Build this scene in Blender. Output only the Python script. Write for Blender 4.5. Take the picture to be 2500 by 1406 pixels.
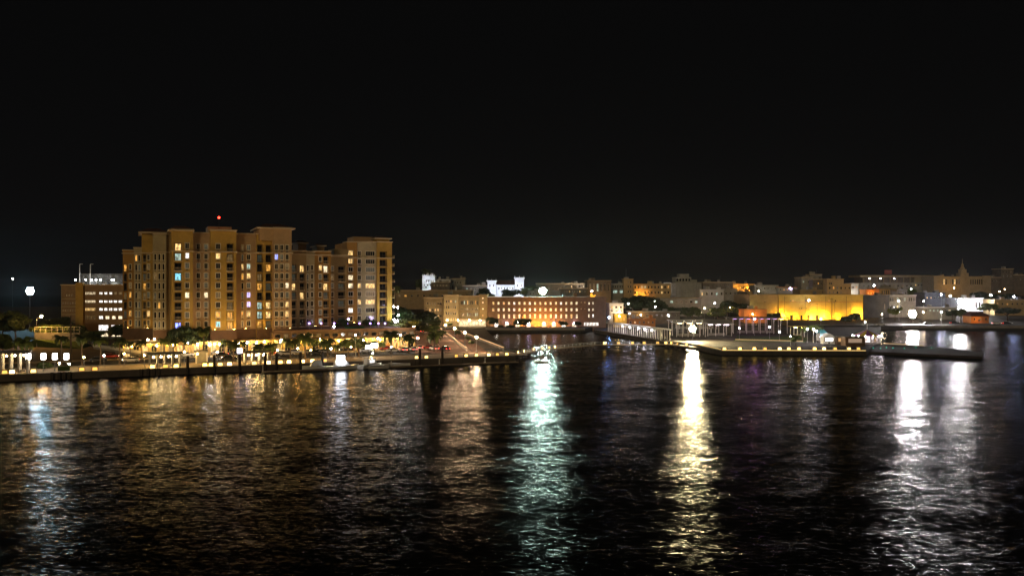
import bpy, math, random
from mathutils import Vector, Matrix
R = random.Random(7)
PI = math.pi
sc = bpy.context.scene
for o in list(bpy.data.objects): bpy.data.objects.remove(o)

# ------------------------------------------------------------------ camera, sky, light, exposure
H, F, CX, CY = 22.0, 2000.0, 1250.0, 703.0          # eye height (ship's deck), focal length in photo pixels, principal point
cam = bpy.data.cameras.new('camera'); cam.sensor_width = 36; cam.lens = 36 * F / 2500; cam.clip_end = 8000; cam.clip_start = 0.5
camo = bpy.data.objects.new('camera', cam); sc.collection.objects.link(camo)
camo.location = (0, 0, H); camo.rotation_euler = (PI / 2, 0, 0); sc.camera = camo

W = bpy.data.worlds.new('World'); sc.world = W; W.use_nodes = True
wn, wl = W.node_tree.nodes, W.node_tree.links; wn.clear()
sky = wn.new('ShaderNodeTexSky'); sky.sky_type = 'NISHITA'; sky.sun_disc = False
sky.sun_elevation = math.radians(-9); sky.sun_rotation = math.radians(200)
bg = wn.new('ShaderNodeBackground'); bg.inputs[1].default_value = 0.05; wl.new(sky.outputs[0], bg.inputs[0])
tc = wn.new('ShaderNodeTexCoord'); sep = wn.new('ShaderNodeSeparateXYZ'); wl.new(tc.outputs['Generated'], sep.inputs[0])
mr = wn.new('ShaderNodeMapRange'); mr.inputs[1].default_value = 0.0; mr.inputs[2].default_value = 0.28
mr.inputs[3].default_value = 1; mr.inputs[4].default_value = 0; wl.new(sep.outputs[2], mr.inputs[0])
mx = wn.new('ShaderNodeMix'); mx.data_type = 'RGBA'; wl.new(mr.outputs[0], mx.inputs[0])
mx.inputs[6].default_value = (.0022, .0022, .0023, 1); mx.inputs[7].default_value = (.0030, .0029, .0031, 1)   # night sky and the town's glow low down
bg2 = wn.new('ShaderNodeBackground'); wl.new(mx.outputs[2], bg2.inputs[0])
ad = wn.new('ShaderNodeAddShader'); wl.new(bg.outputs[0], ad.inputs[0]); wl.new(bg2.outputs[0], ad.inputs[1])
wo = wn.new('ShaderNodeOutputWorld'); wl.new(ad.outputs[0], wo.inputs[0])

SUN_EL, SUN_AZ = math.radians(9), math.radians(200)      # added dim warm fill from behind the camera, standing for harbour lights
sd = bpy.data.lights.new('sun', 'SUN'); sd.energy = 0.46; sd.angle = math.radians(12); sd.color = (1.0, .76, .43)
so = bpy.data.objects.new('sun', sd); sc.collection.objects.link(so)
dirv = Vector((-math.sin(math.radians(-14)) * math.cos(SUN_EL), math.cos(math.radians(-14)) * math.cos(SUN_EL), -math.sin(SUN_EL)))
so.rotation_euler = dirv.to_track_quat('-Z', 'Y').to_euler()

vs = sc.view_settings; vs.view_transform = 'Standard'; vs.look = 'None'; vs.exposure = 0; vs.gamma = 1; vs.use_curve_mapping = False
sc.cycles.use_denoising = True
sc.cycles.max_bounces = 5; sc.cycles.volume_bounces = 0; sc.cycles.diffuse_bounces = 2; sc.cycles.glossy_bounces = 3; sc.cycles.transparent_max_bounces = 6
sc.cycles.sample_clamp_indirect = 4; sc.cycles.sample_clamp_direct = 0
sc.cycles.caustics_reflective = False; sc.cycles.caustics_refractive = False
sc.cycles.use_light_tree = True

# ------------------------------------------------------------------ pixels to places
AL = math.radians(24.4)
U = Vector((math.cos(AL), math.sin(AL), 0)); N = Vector((-math.sin(AL), math.cos(AL), 0)); V0 = 225.3   # quay line: along U, inland N
LZ = 1.6                                                                                              # land level above the water
def D(px, py, Y): return Vector(((px - CX) * Y / F, Y, H - (py - CY) * Y / F))
def G(px, py, z=LZ):
    Y = (H - z) * F / (py - CY); return Vector(((px - CX) * Y / F, Y, z))
def Q(px, v):                      # where the ray of a pixel column meets the plane v metres behind the quay
    r = (px - CX) / F; Y = (V0 + v) / (r * N.x + N.y); return Vector((r * Y, Y, 0))
def QU(px, v): return Q(px, v).dot(U)
def uv(u, v, z=0): p = U * u + N * (V0 + v); p.z = z; return p
def zat(py, Y): return H - (py - CY) * Y / F

ORD = ['first', 'second', 'third', 'fourth', 'fifth', 'sixth', 'seventh', 'eighth', 'ninth', 'tenth', 'eleventh', 'twelfth', 'thirteenth',
       'fourteenth', 'fifteenth', 'sixteenth', 'seventeenth', 'eighteenth', 'nineteenth', 'twentieth', 'twenty-first', 'twenty-second',
       'twenty-third', 'twenty-fourth', 'twenty-fifth', 'twenty-sixth', 'twenty-seventh', 'twenty-eighth', 'twenty-ninth', 'thirtieth']

# ------------------------------------------------------------------ materials
MATS = {}
def mat(name, col, rough=.8, metal=0, var=.25, scale=.6, bump=0, bscale=8, spec=.4):
    if name in MATS: return MATS[name]
    m = bpy.data.materials.new(name); m.use_nodes = True; nt = m.node_tree; n = nt.nodes; l = nt.links
    p = n['Principled BSDF']; p.inputs['Roughness'].default_value = rough; p.inputs['Metallic'].default_value = metal
    p.inputs['Specular IOR Level'].default_value = spec
    t = n.new('ShaderNodeTexCoord'); z = n.new('ShaderNodeTexNoise'); z.inputs['Scale'].default_value = scale; z.inputs['Detail'].default_value = 6
    z.inputs['Roughness'].default_value = .65
    oi = n.new('ShaderNodeObjectInfo'); va = n.new('ShaderNodeVectorMath'); va.operation = 'MULTIPLY_ADD'; va.inputs[1].default_value = (1, 1, 1)
    ml_ = n.new('ShaderNodeMath'); ml_.operation = 'MULTIPLY'; ml_.inputs[1].default_value = 57; l.new(oi.outputs['Random'], ml_.inputs[0])
    l.new(t.outputs['Object'], va.inputs[0]); l.new(ml_.outputs[0], va.inputs[2]); l.new(va.outputs[0], z.inputs['Vector'])
    r = n.new('ShaderNodeValToRGB'); e = r.color_ramp.elements
    e[0].position = .3; e[1].position = .7
    e[0].color = tuple(c * (1 - var) for c in col) + (1,); e[1].color = tuple(min(1, c * (1 + var * .7)) for c in col) + (1,)
    l.new(z.outputs['Fac'], r.inputs[0]); l.new(r.outputs[0], p.inputs['Base Color'])
    if bump:
        z2 = n.new('ShaderNodeTexNoise'); z2.inputs['Scale'].default_value = bscale; z2.inputs['Detail'].default_value = 4
        l.new(t.outputs['Object'], z2.inputs['Vector']); b = n.new('ShaderNodeBump'); b.inputs['Strength'].default_value = bump
        b.inputs['Distance'].default_value = .05; l.new(z2.outputs['Fac'], b.inputs['Height']); l.new(b.outputs[0], p.inputs['Normal'])
    MATS[name] = m; return m
def emit(name, col, strength, sample=True, var=0):
    if name in MATS: return MATS[name]
    m = bpy.data.materials.new(name); m.use_nodes = True; nt = m.node_tree; n = nt.nodes
    p = n['Principled BSDF']; p.inputs['Base Color'].default_value = (.1, .1, .1, 1); p.inputs['Roughness'].default_value = .4
    p.inputs['Emission Color'].default_value = (*col, 1); p.inputs['Emission Strength'].default_value = strength
    if var:
        t = n.new('ShaderNodeTexCoord'); z = n.new('ShaderNodeTexNoise'); z.inputs['Scale'].default_value = 1.0; z.inputs['Detail'].default_value = 3
        oi = n.new('ShaderNodeObjectInfo'); va = n.new('ShaderNodeVectorMath'); va.operation = 'MULTIPLY_ADD'; va.inputs[1].default_value = (3.2, 1, .9)
        ml_ = n.new('ShaderNodeMath'); ml_.operation = 'MULTIPLY'; ml_.inputs[1].default_value = 57; nt.links.new(oi.outputs['Random'], ml_.inputs[0])
        nt.links.new(t.outputs['Object'], va.inputs[0]); nt.links.new(ml_.outputs[0], va.inputs[2]); nt.links.new(va.outputs[0], z.inputs['Vector']); a = n.new('ShaderNodeMapRange'); a.inputs[1].default_value = .35; a.inputs[2].default_value = .65
        a.inputs[3].default_value = strength * (1 - var) * .5; a.inputs[4].default_value = strength * (1 + var) * 1.3
        nt.links.new(z.outputs['Fac'], a.inputs[0]); nt.links.new(a.outputs[0], p.inputs['Emission Strength'])
    if not sample: m.cycles.emission_sampling = 'NONE'
    MATS[name] = m; return m
LAMPN = {}
def lampmat(col, I, r):
    L = I / (PI * r * r)
    k = (col, round(L, 2))
    if k not in LAMPN: LAMPN[k] = emit('lamp_glow_%d' % len(LAMPN), col, L)
    return LAMPN[k]
YELLOW = (1, .52, .04)
SODIUM, AMBER, WARM, WHITE, COOL, VIOLET, GREENW, BLUEW = (1, .42, .05), (1, .58, .14), (1, .74, .42), (1, .93, .82), (.80, .90, 1), (.78, .62, 1), (.68, 1, .84), (.42, .80, 1)

amber = mat('amber_stucco', (.44, .275, .055), .85, var=.22, scale=.35)
amber2 = mat('deep_amber_stucco', (.36, .195, .045), .85, var=.22, scale=.35)
cream = mat('cream_stucco', (.42, .35, .21), .85, var=.18, scale=.35)
rose = mat('rose_stucco', (.42, .275, .14), .85, var=.2, scale=.35)
olive = mat('olive_and_shaded_stucco', (.30, .21, .09), .85, var=.2, scale=.35)
brownbase = mat('brown_base_render', (.13, .07, .035), .85, var=.25, scale=.4)
trim = mat('pale_trim', (.58, .46, .30), .8, var=.12)
recess = mat('balcony_recess', (.20, .11, .055), .85, var=.2)
glass = mat('dark_glass', (.012, .014, .016), .12, var=.3, spec=.6)
wframe = mat('white_frame', (.55, .50, .42), .6, var=.1)
dframe = mat('dark_frame', (.05, .04, .035), .5, var=.2)
roofm = mat('clay_roof', (.10, .035, .025), .9, var=.3)
conc = mat('grey_concrete', (.24, .22, .19), .9, var=.25, scale=.5, bump=.3, spec=.08)
quaym = mat('quay_concrete', (.105, .085, .07), .9, var=.3, scale=.3, bump=.4, spec=.08)
paving = mat('promenade_paving', (.36, .28, .19), .85, var=.25, scale=1.2, bump=.2, spec=.08)
asphalt = mat('asphalt', (.05, .048, .046), .85, var=.3, scale=.8, bump=.3, spec=.08)
grassm = mat('lawn_green', (.05, .075, .02), .95, var=.5, scale=2, spec=.08)
earth = mat('town_ground', (.055, .05, .042), .95, var=.4, scale=.15, spec=.08)
paint = mat('road_paint', (.7, .68, .6), .7, var=.15, scale=4)
metal = mat('grey_metal', (.25, .25, .25), .45, .6, var=.2)
dmetal = mat('dark_metal', (.035, .032, .03), .5, .4, var=.2)
wmetal = mat('white_painted_metal', (.62, .58, .52), .5, var=.1)
wood = mat('dark_wood_pile', (.045, .033, .025), .9, var=.4, scale=3, bump=.5)
deckw = mat('boardwalk_timber', (.20, .14, .09), .85, var=.35, scale=2, bump=.3)
trunkm = mat('palm_trunk', (.13, .095, .065), .95, var=.35, scale=4, bump=.6)
barkm = mat('tree_bark', (.085, .06, .04), .95, var=.35, scale=4, bump=.6)
leafm = [mat('leaf_deep', (.030, .050, .015), .7, var=.5, scale=1.5), mat('leaf_mid', (.055, .080, .018), .7, var=.5, scale=1.5), mat('leaf_bright', (.085, .115, .022), .7, var=.45, scale=1.5)]  # brightest leaves serve the lit trees, so lamp light is put into colour
frondm = [mat('frond_deep', (.06, .08, .022), .6, var=.4), mat('frond_mid', (.11, .14, .03), .6, var=.4)]
brick = mat('brown_brick', (.23, .135, .075), .9, var=.2, scale=.6)
buff = mat('buff_render', (.31, .25, .145), .9, var=.2, scale=.4)
sand = mat('sand_render', (.42, .31, .15), .9, var=.2, scale=.4)
greyr = mat('grey_render', (.29, .28, .24), .9, var=.25, scale=.3)
whiter = mat('white_render', (.62, .62, .60), .85, var=.15, scale=.4)
darkr = mat('dark_render', (.15, .125, .10), .9, var=.3, scale=.3)
yellowr = mat('ochre_render', (.58, .43, .11), .9, var=.18, scale=.25)
bluer = mat('slate_render', (.085, .09, .105), .9, var=.3, scale=.3)
orangew = mat('orange_render', (.50, .20, .06), .9, var=.2, scale=.3)
rubber = mat('tyre_rubber', (.02, .02, .02), .9, var=.2)
LIT = {'warm': emit('window_warm', (1, .62, .22), 1.1, False, .5), 'amber': emit('window_amber', (1, .46, .08), .8, False, .5),
       'white': emit('window_white', (1, .93, .85), 1.4, False, .4), 'cool': emit('window_cool', (.62, .85, .72), .55, False, .6),
       'violet': emit('window_violet', (.55, .45, 1), 1.5, False, .5), 'blue': emit('window_blue', (.25, .3, 1), 1.8, False, .7), 'cyan': emit('window_cyan', (.3, .85, 1), .9, False, .5),
       'dim': emit('window_dim', (.9, .55, .2), .10, False, .8), 'dimc': emit('window_dim_cool', (.55, .62, .45), .045, False, .8), 'bright': emit('window_bright', (1, .80, .5), 1.3, False, .4)}

# ------------------------------------------------------------------ mesh helpers
class B:
    def __init__(s): s.v = []; s.f = []
    def add(s, vs, fs, M=None):
        o = len(s.v)
        for p in vs: s.v.append(tuple(M @ Vector(p)) if M else tuple(p))
        for f in fs: s.f.append(tuple(i + o for i in f))
        return s
    def box(s, x0, x1, y0, y1, z0, z1, M=None):
        return s.add([(x0, y0, z0), (x1, y0, z0), (x1, y1, z0), (x0, y1, z0), (x0, y0, z1), (x1, y0, z1), (x1, y1, z1), (x0, y1, z1)],
                     [(0, 3, 2, 1), (4, 5, 6, 7), (0, 1, 5, 4), (1, 2, 6, 5), (2, 3, 7, 6), (3, 0, 4, 7)], M)
    def cbox(s, x, y, z, w, d, h, M=None): return s.box(x - w / 2, x + w / 2, y - d / 2, y + d / 2, z, z + h, M)
    def tube(s, p0, p1, r0, r1=None, n=6):
        r1 = r0 if r1 is None else r1; p0 = Vector(p0); p1 = Vector(p1); d = (p1 - p0).normalized()
        a = d.orthogonal().normalized(); b = d.cross(a); vs = []
        for p, r in ((p0, r0), (p1, r1)):
            for i in range(n):
                t = 2 * PI * i / n; vs.append(p + a * r * math.cos(t) + b * r * math.sin(t))
        fs = [(i, (i + 1) % n, n + (i + 1) % n, n + i) for i in range(n)] + [tuple(range(n - 1, -1, -1)), tuple(range(n, 2 * n))]
        return s.add(vs, fs)
    def path(s, pts, rs, n=6):
        for i in range(len(pts) - 1): s.tube(pts[i], pts[i + 1], rs[i], rs[i + 1], n)
        return s
    def lathe(s, prof, n=12, M=None):
        vs = []; fs = []
        for r, z in prof:
            for i in range(n): t = 2 * PI * i / n; vs.append((r * math.cos(t), r * math.sin(t), z))
        for k in range(len(prof) - 1):
            for i in range(n): j = (i + 1) % n; fs.append((k * n + i, k * n + j, (k + 1) * n + j, (k + 1) * n + i))
        fs.append(tuple(range(n - 1, -1, -1))); fs.append(tuple(range((len(prof) - 1) * n, len(prof) * n)))
        return s.add(vs, fs, M)
    def ball(s, c, r, n=8, m=5, sz=1):
        return s.lathe([(max(.02 * r, r * math.sin(PI * k / m)), -r * sz * math.cos(PI * k / m)) for k in range(m + 1)], n, Matrix.Translation(c))
    def prism(s, pts, z0, z1):                     # pts counter-clockwise
        n = len(pts); vs = [(p[0], p[1], z0) for p in pts] + [(p[0], p[1], z1) for p in pts]
        return s.add(vs, [tuple(range(n - 1, -1, -1)), tuple(range(n, 2 * n))] + [(i, (i + 1) % n, n + (i + 1) % n, n + i) for i in range(n)])
    def mesh(s, name):
        me = bpy.data.meshes.new(name); me.from_pydata(s.v, [], s.f); me.update(); return me
def link(name, me, m=None, parent=None, loc=None, rotz=0, scale=None):
    o = bpy.data.objects.new(name, me); sc.collection.objects.link(o)
    if m is not None:
        if not me.materials: me.materials.append(m)
        elif me.materials[0] != m: o.material_slots[0].link = 'OBJECT'; o.material_slots[0].material = m
    if parent: o.parent = parent
    if loc is not None: o.location = loc
    if rotz: o.rotation_euler = (0, 0, rotz)
    if scale is not None: o.scale = scale
    return o
def part(name, b, m, parent, loc=None, rotz=0): return link(name, b.mesh(name), m, parent, loc, rotz)
def tag(o, label, cat, group=None):
    o['label'] = label; o['category'] = cat
    if group: o['group'] = group
    return o
def thing(name, label, cat, loc=(0, 0, 0), rotz=0, group=None):
    o = bpy.data.objects.new(name, None); sc.collection.objects.link(o); o.empty_display_size = .5
    o.location = loc; o.rotation_euler = (0, 0, rotz); return tag(o, label, cat, group)
def struct(name, b, m, smooth=False):
    o = part(name, b, m, None); o['kind'] = 'structure'; return o
def copytree(src, loc, rotz, label, mats=None, scale=None):
    r = src.copy(); sc.collection.objects.link(r); r.location = loc; r.rotation_euler = (0, 0, rotz); r['label'] = label
    if scale: r.scale = scale
    for ch in src.children:
        c = ch.copy(); sc.collection.objects.link(c); c.parent = r
        if mats and ch.name.split('.')[0] in mats:
            c.material_slots[0].link = 'OBJECT'; c.material_slots[0].material = mats[ch.name.split('.')[0]]
        for g in ch.children:
            d = g.copy(); sc.collection.objects.link(d); d.parent = c
    return r

CACHE = {}
def cached(key, fn):
    if key not in CACHE: CACHE[key] = fn()
    return CACHE[key]
def win_mesh(w, h, style):
    b = B(); t = min(.09, w * .09); dpt = .10
    b.box(0, t, -dpt, 0, 0, h); b.box(w - t, w, -dpt, 0, 0, h); b.box(t, w - t, -dpt, 0, 0, t); b.box(t, w - t, -dpt, 0, h - t, h)
    if style.endswith('_s'):
        style = style[:-2]; e = .15
        b.box(-e, 0, -.28, -.205, -e, h + e); b.box(w, w + e, -.28, -.205, -e, h + e); b.box(0, w, -.28, -.205, h, h + e); b.box(-e * .6, w + e * .6, -.36, -.205, -e - .02, 0)
    k = {'one': 1, 'two': 2, 'four': 4, 'cross': 2}[style]
    for i in range(1, k): b.box(w * i / k - t * .4, w * i / k + t * .4, -dpt * .8, 0, t, h - t)
    if style == 'cross': b.box(t, w - t, -dpt * .7, -.01, h * .55 - t * .4, h * .55 + t * .4)
    return b.mesh('window')
def window(root, x, y, z, w, h, fm, pm, style='two', pane_only=False, name='window'):
    w = round(w, 2); h = round(h, 2)
    o = link(name, cached(('win', w, h, style), lambda: win_mesh(w, h, style)), fm, root, (x, y, z))
    link('pane', cached(('pane', w, h), lambda: B().box(.02, w - .02, -.03, -.005, .02, h - .02).mesh('pane')), pm, o)
    return o
def wall_mesh(b, x0, x1, y0, y1, z0, z1, ops):
    """block with real openings cut in its front (y0) face; ops = (xa, xb, za, zb, depth)"""
    xs = sorted({x0, x1, *[a for o in ops for a in o[:2]]}); zs = sorted({z0, z1, *[a for o in ops for a in o[2:4]]})
    for i in range(len(xs) - 1):
        col = [o for o in ops if o[0] <= xs[i] + 1e-6 and o[1] >= xs[i + 1] - 1e-6]
        k = 0
        while k < len(zs) - 1:
            def hole(q): return any(o[2] <= zs[q] + 1e-6 and o[3] >= zs[q + 1] - 1e-6 for o in col)
            if hole(k): k += 1; continue
            q = k
            while q + 1 < len(zs) - 1 and not hole(q + 1): q += 1
            b.add([(xs[i], y0, zs[k]), (xs[i + 1], y0, zs[k]), (xs[i + 1], y0, zs[q + 1]), (xs[i], y0, zs[q + 1])], [(0, 1, 2, 3)])
            k = q + 1
    for xa, xb, za, zb, d in ops:
        y = y0 + d
        b.add([(xa, y0, za), (xb, y0, za), (xb, y0, zb), (xa, y0, zb), (xa, y, za), (xb, y, za), (xb, y, zb), (xa, y, zb)],
              [(0, 4, 5, 1), (3, 2, 6, 7), (0, 3, 7, 4), (1, 5, 6, 2), (4, 7, 6, 5)])
    b.add([(x0, y0, z0), (x1, y0, z0), (x1, y1, z0), (x0, y1, z0), (x0, y0, z1), (x1, y0, z1), (x1, y1, z1), (x0, y1, z1)],
          [(4, 5, 6, 7), (1, 2, 6, 5), (2, 3, 7, 6), (3, 0, 4, 7)])
    return b

# ------------------------------------------------------------------ water
b = B(); b.add([(-1500, -200, 0), (1700, -200, 0), (1700, 2600, 0), (-1500, 2600, 0)], [(0, 1, 2, 3)])
wm = bpy.data.materials.new('harbour_water'); wm.use_nodes = True; n = wm.node_tree.nodes; l = wm.node_tree.links
p = n['Principled BSDF']; p.inputs['Base Color'].default_value = (.0016, .0022, .0020, 1); p.inputs['Roughness'].default_value = .10; p.inputs['IOR'].default_value = 1.333; p.inputs['Specular IOR Level'].default_value = .28
tcn = n.new('ShaderNodeTexCoord'); prev = None
for (sx, sy, rot, sl, det) in ((.11, .30, 12, .18, 1.5), (1.0, 2.6, 15, .54, 3), (3.4, 7.5, -8, .44, 2)):
    mp = n.new('ShaderNodeMapping'); mp.inputs['Rotation'].default_value = (0, 0, math.radians(rot)); mp.inputs['Scale'].default_value = (sx, sy, 1)
    l.new(tcn.outputs['Object'], mp.inputs[0]); z = n.new('ShaderNodeTexNoise'); z.inputs['Scale'].default_value = 1; z.inputs['Detail'].default_value = det
    l.new(mp.outputs[0], z.inputs['Vector'])
    s_ = n.new('ShaderNodeVectorMath'); s_.operation = 'SUBTRACT'; s_.inputs[1].default_value = (.5, .5, .5); l.new(z.outputs['Color'], s_.inputs[0])
    k_ = n.new('ShaderNodeVectorMath'); k_.operation = 'MULTIPLY'; k_.inputs[1].default_value = (sl * 1.4, sl, 0); l.new(s_.outputs[0], k_.inputs[0])
    if prev:
        a_ = n.new('ShaderNodeVectorMath'); a_.operation = 'ADD'; l.new(prev.outputs[0], a_.inputs[0]); l.new(k_.outputs[0], a_.inputs[1]); prev = a_
    else: prev = k_
mp = n.new('ShaderNodeMapping'); mp.inputs['Scale'].default_value = (.010, .028, 1); mp.inputs['Rotation'].default_value = (0, 0, .3); l.new(tcn.outputs['Object'], mp.inputs[0])
z = n.new('ShaderNodeTexNoise'); z.inputs['Scale'].default_value = 1; z.inputs['Detail'].default_value = 3; l.new(mp.outputs[0], z.inputs['Vector'])     # wind lanes and calmer patches
wr = n.new('ShaderNodeMapRange'); wr.inputs[1].default_value = .35; wr.inputs[2].default_value = .65; wr.inputs[3].default_value = .62; wr.inputs[4].default_value = 1.18; l.new(z.outputs['Fac'], wr.inputs[0])
sv = n.new('ShaderNodeVectorMath'); sv.operation = 'SCALE'; l.new(prev.outputs[0], sv.inputs[0]); l.new(wr.outputs[0], sv.inputs['Scale']); prev = sv
a_ = n.new('ShaderNodeVectorMath'); a_.operation = 'ADD'; a_.inputs[1].default_value = (0, 0, 1); l.new(prev.outputs[0], a_.inputs[0])
nn = n.new('ShaderNodeVectorMath'); nn.operation = 'NORMALIZE'; l.new(a_.outputs[0], nn.inputs[0]); gl = n.new('ShaderNodeBsdfGlossy'); gl.distribution = 'BECKMANN'; gl.inputs['Color'].default_value = (.31, .31, .31, 1); gl.inputs['Roughness'].default_value = .25; l.new(nn.outputs[0], gl.inputs['Normal'])
df = n.new('ShaderNodeBsdfDiffuse'); df.inputs['Color'].default_value = (.0016, .0022, .0020, 1)
fr = n.new('ShaderNodeFresnel'); fr.inputs['IOR'].default_value = 1.333; l.new(nn.outputs[0], fr.inputs['Normal'])
mxs = n.new('ShaderNodeMixShader'); l.new(fr.outputs[0], mxs.inputs[0]); l.new(df.outputs[0], mxs.inputs[1]); l.new(gl.outputs[0], mxs.inputs[2]); n.remove(p)
l.new(mxs.outputs[0], n['Material Output'].inputs['Surface'])
struct('water', b, wm)

# ------------------------------------------------------------------ ground
A = G(1258, 868)
edge = [uv(-200, 0), A, G(1238, 851), G(1205, 824), Vector((-13, 404.4, 0))]
left = [(-900, uv(-200, 0).y)] + [(p.x, p.y) for p in edge] + [(-110, 404.4), (-110, 900), (-900, 900)]
struct('quay_ground', B().prism(left, -1.5, LZ), quaym)
struct('promenade', B().add([uv(-190, .5, LZ + .004), uv(108, .5, LZ + .004), uv(108, 15, LZ + .004), uv(-190, 15, LZ + .004)], [(0, 1, 2, 3)]), paving)
struct('road', B().add([uv(-190, 17, LZ + .005), uv(112, 17, LZ + .005), uv(112, 31, LZ + .005), uv(-190, 31, LZ + .005)], [(0, 1, 2, 3)]), asphalt)
b = B()
for i in range(-48, 28): b.add([uv(i * 4, 23.9, LZ + .009), uv(i * 4 + 2, 23.9, LZ + .009), uv(i * 4 + 2, 24.1, LZ + .009), uv(i * 4, 24.1, LZ + .009)], [(0, 1, 2, 3)])
for v in (17.3, 30.6): b.add([uv(-190, v, LZ + .009), uv(112, v, LZ + .009), uv(112, v + .15, LZ + .009), uv(-190, v + .15, LZ + .009)], [(0, 1, 2, 3)])
struct('road_marking', b, paint)
struct('kerb', B().box(-190, 112, 0, .25, LZ, LZ + .13, Matrix.Translation(uv(0, 16.2)) @ Matrix.Rotation(AL, 4, 'Z')), conc)
struct('pavement', B().box(-190, 95, 0, 4.5, LZ - .5, LZ + .14, Matrix.Translation(uv(0, 31.2)) @ Matrix.Rotation(AL, 4, 'Z')), paving)
# the avenue that runs inland beside the basin
av0, av1 = G(1085, 862), G(1025, 778)
avd = (av1 - av0).normalized(); avs = Vector((avd.y, -avd.x, 0))
def avp(t, s, z): p_ = av0.lerp(av1, t) + avs * s; p_.z = z; return p_
struct('avenue', B().add([avp(0, -9, LZ + .011), avp(0, 9, LZ + .011), avp(1, 9, LZ + .011), avp(1, -9, LZ + .011)], [(0, 1, 2, 3)]), mat('avenue_paving', (.20, .12, .085), .85, var=.3, spec=.08))
b = B()
for k in range(30): b.add([avp(k / 30, -.1, LZ + .016), avp(k / 30, .1, LZ + .016), avp(k / 30 + .016, .1, LZ + .016), avp(k / 30 + .016, -.1, LZ + .016)], [(0, 1, 2, 3)])
struct('avenue_marking', b, paint)

def terrain(x, y):
    t = min(1, max(0, (y - 425) / 190)); t = t * t * (3 - 2 * t); t2 = min(1, max(0, (y - 600) / 300))
    return 2.0 + 13.0 * t + 5.0 * t2
xs = [-110 + i * 12 for i in range(102)]; b = B(); rows = 42
def front(x): return 404.4 if x < 36 else (430 if x > 44 else 404.4 + (x - 36) * 3.2)
for j in range(-1, rows + 1):
    for x in xs:
        f0 = front(x)
        if j < 0: b.v.append((x, f0, -1.5)); continue
        y = f0 + (1500 - f0) * (j / rows) ** 1.5; b.v.append((x, y, terrain(x, y)))
nx = len(xs)
for j in range(rows + 1):
    for i in range(nx - 1): b.f.append((j * nx + i, j * nx + i + 1, (j + 1) * nx + i + 1, (j + 1) * nx + i))
struct('town_terrain', b, earth)
# far shore quay kerb
struct('far_quay_kerb', B().box(-13, 36, 404.0, 405.2, 1.2, 2.25), conc)
struct('far_shore_kerb', B().box(205, 700, 429.6, 430.8, 1.0, 2.2), conc)
struct('shore_road', B().add([(-10, 407, 2.06), (36, 407, 2.06), (44, 432, 2.30), (500, 432, 2.30), (500, 441, 2.45), (40, 441, 2.45), (-10, 416, 2.10)], [(0, 1, 2, 3, 4, 5, 6)]), asphalt)
pen = [G(px, py) for px, py in ((1450, 804), (1470, 808), (1612, 832), (1690, 839), (1735, 851), (1762, 855), (2116, 856), (2150, 832), (2150, 812), (2150, 797.2), (1450, 797.2))]
pierm = mat('pier_concrete', (.05, .042, .036), .9, var=.35, scale=.4, bump=.3, spec=.08)
struct('pier_ground', B().prism([(p_.x, p_.y) for p_ in pen], -1.5, LZ), pierm)
op = [G(px, py, .75) for px, py in ((2119, 858), (2330, 867), (2398, 870), (2402, 862), (2330, 850), (2255, 845), (2155, 839))]
struct('outer_pier', B().prism([(p_.x, p_.y) for p_ in op], -1.5, .75), pierm)
lawn = [G(px, py, LZ + .006) for px, py in ((1790, 833), (1965, 836), (1975, 824), (1800, 818))]
struct('pier_lawn', B().add(lawn, [(0, 1, 2, 3)]), grassm)
plaza = [G(px, py, LZ + .006) for px, py in ((1700, 840), (1770, 851), (2105, 852), (2105, 842), (1780, 842), (1720, 832), (1640, 828), (1640, 834))]
struct('pier_plaza', B().add(plaza, [tuple(range(8))]), mat('plaza_paving', (.06, .05, .04), .85, var=.3, scale=1.2, bump=.2, spec=.08))
verge = [avp(0, 9.3, LZ + .008), avp(0, 14, LZ + .008), avp(.75, 14, LZ + .008), avp(.75, 9.3, LZ + .008)]
struct('avenue_verge', B().add(verge, [(0, 1, 2, 3)]), mat('verge_paving', (.16, .085, .055), .9, var=.35, spec=.08))

# ------------------------------------------------------------------ apartment block
sframe = mat('pale_window_frame', (.66, .58, .42), .7, var=.1)
ab = thing('apartment_building', 'tall stepped amber and cream apartment block with many balconies behind the promenade', 'building', uv(0, 40, LZ), AL)
FL0 = 9.1 - LZ; FH = 3.0
lit_px = [(440, 623, 'cool'), (456, 622, 'white'), (442, 672, 'cyan'), (457, 716, 'bright'), (502, 718, 'bright'), (533, 625, 'warm'), (535, 722, 'dim'), (533, 790, 'cyan'),
          (361, 759, 'warm'), (315, 715, 'amber'), (436, 788, 'blue'), (605, 717, 'violet'), (605, 738, 'violet'), (608, 676, 'warm'), (607, 765, 'warm'), (594, 764, 'amber'),
          (633, 767, 'cool'), (655, 745, 'warm'), (632, 788, 'amber'), (654, 652, 'amber'), (636, 700, 'amber'), (701, 696, 'bright'), (715, 695, 'warm'), (701, 740, 'warm'),
          (733, 717, 'warm'), (740, 652, 'warm'), (782, 652, 'warm'), (791, 652, 'bright'), (675, 631, 'blue'), (830, 638, 'cool'), (856, 635, 'warm'), (856, 676, 'bright'),
          (856, 695, 'bright'), (877, 696, 'warm'), (876, 735, 'warm'), (902, 697, 'warm'), (904, 735, 'warm'), (855, 753, 'white'), (812, 675, 'dim'), (560, 770, 'amber'),
          (785, 781, 'cool'), (608, 652, 'cool'), (631, 745, 'cool'), (701, 652, 'dim'), (640, 676, 'dim'), (362, 650, 'dim'), (535, 765, 'amber'), (484, 765, 'dim'), (556, 745, 'dim')]
wins = []
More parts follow.
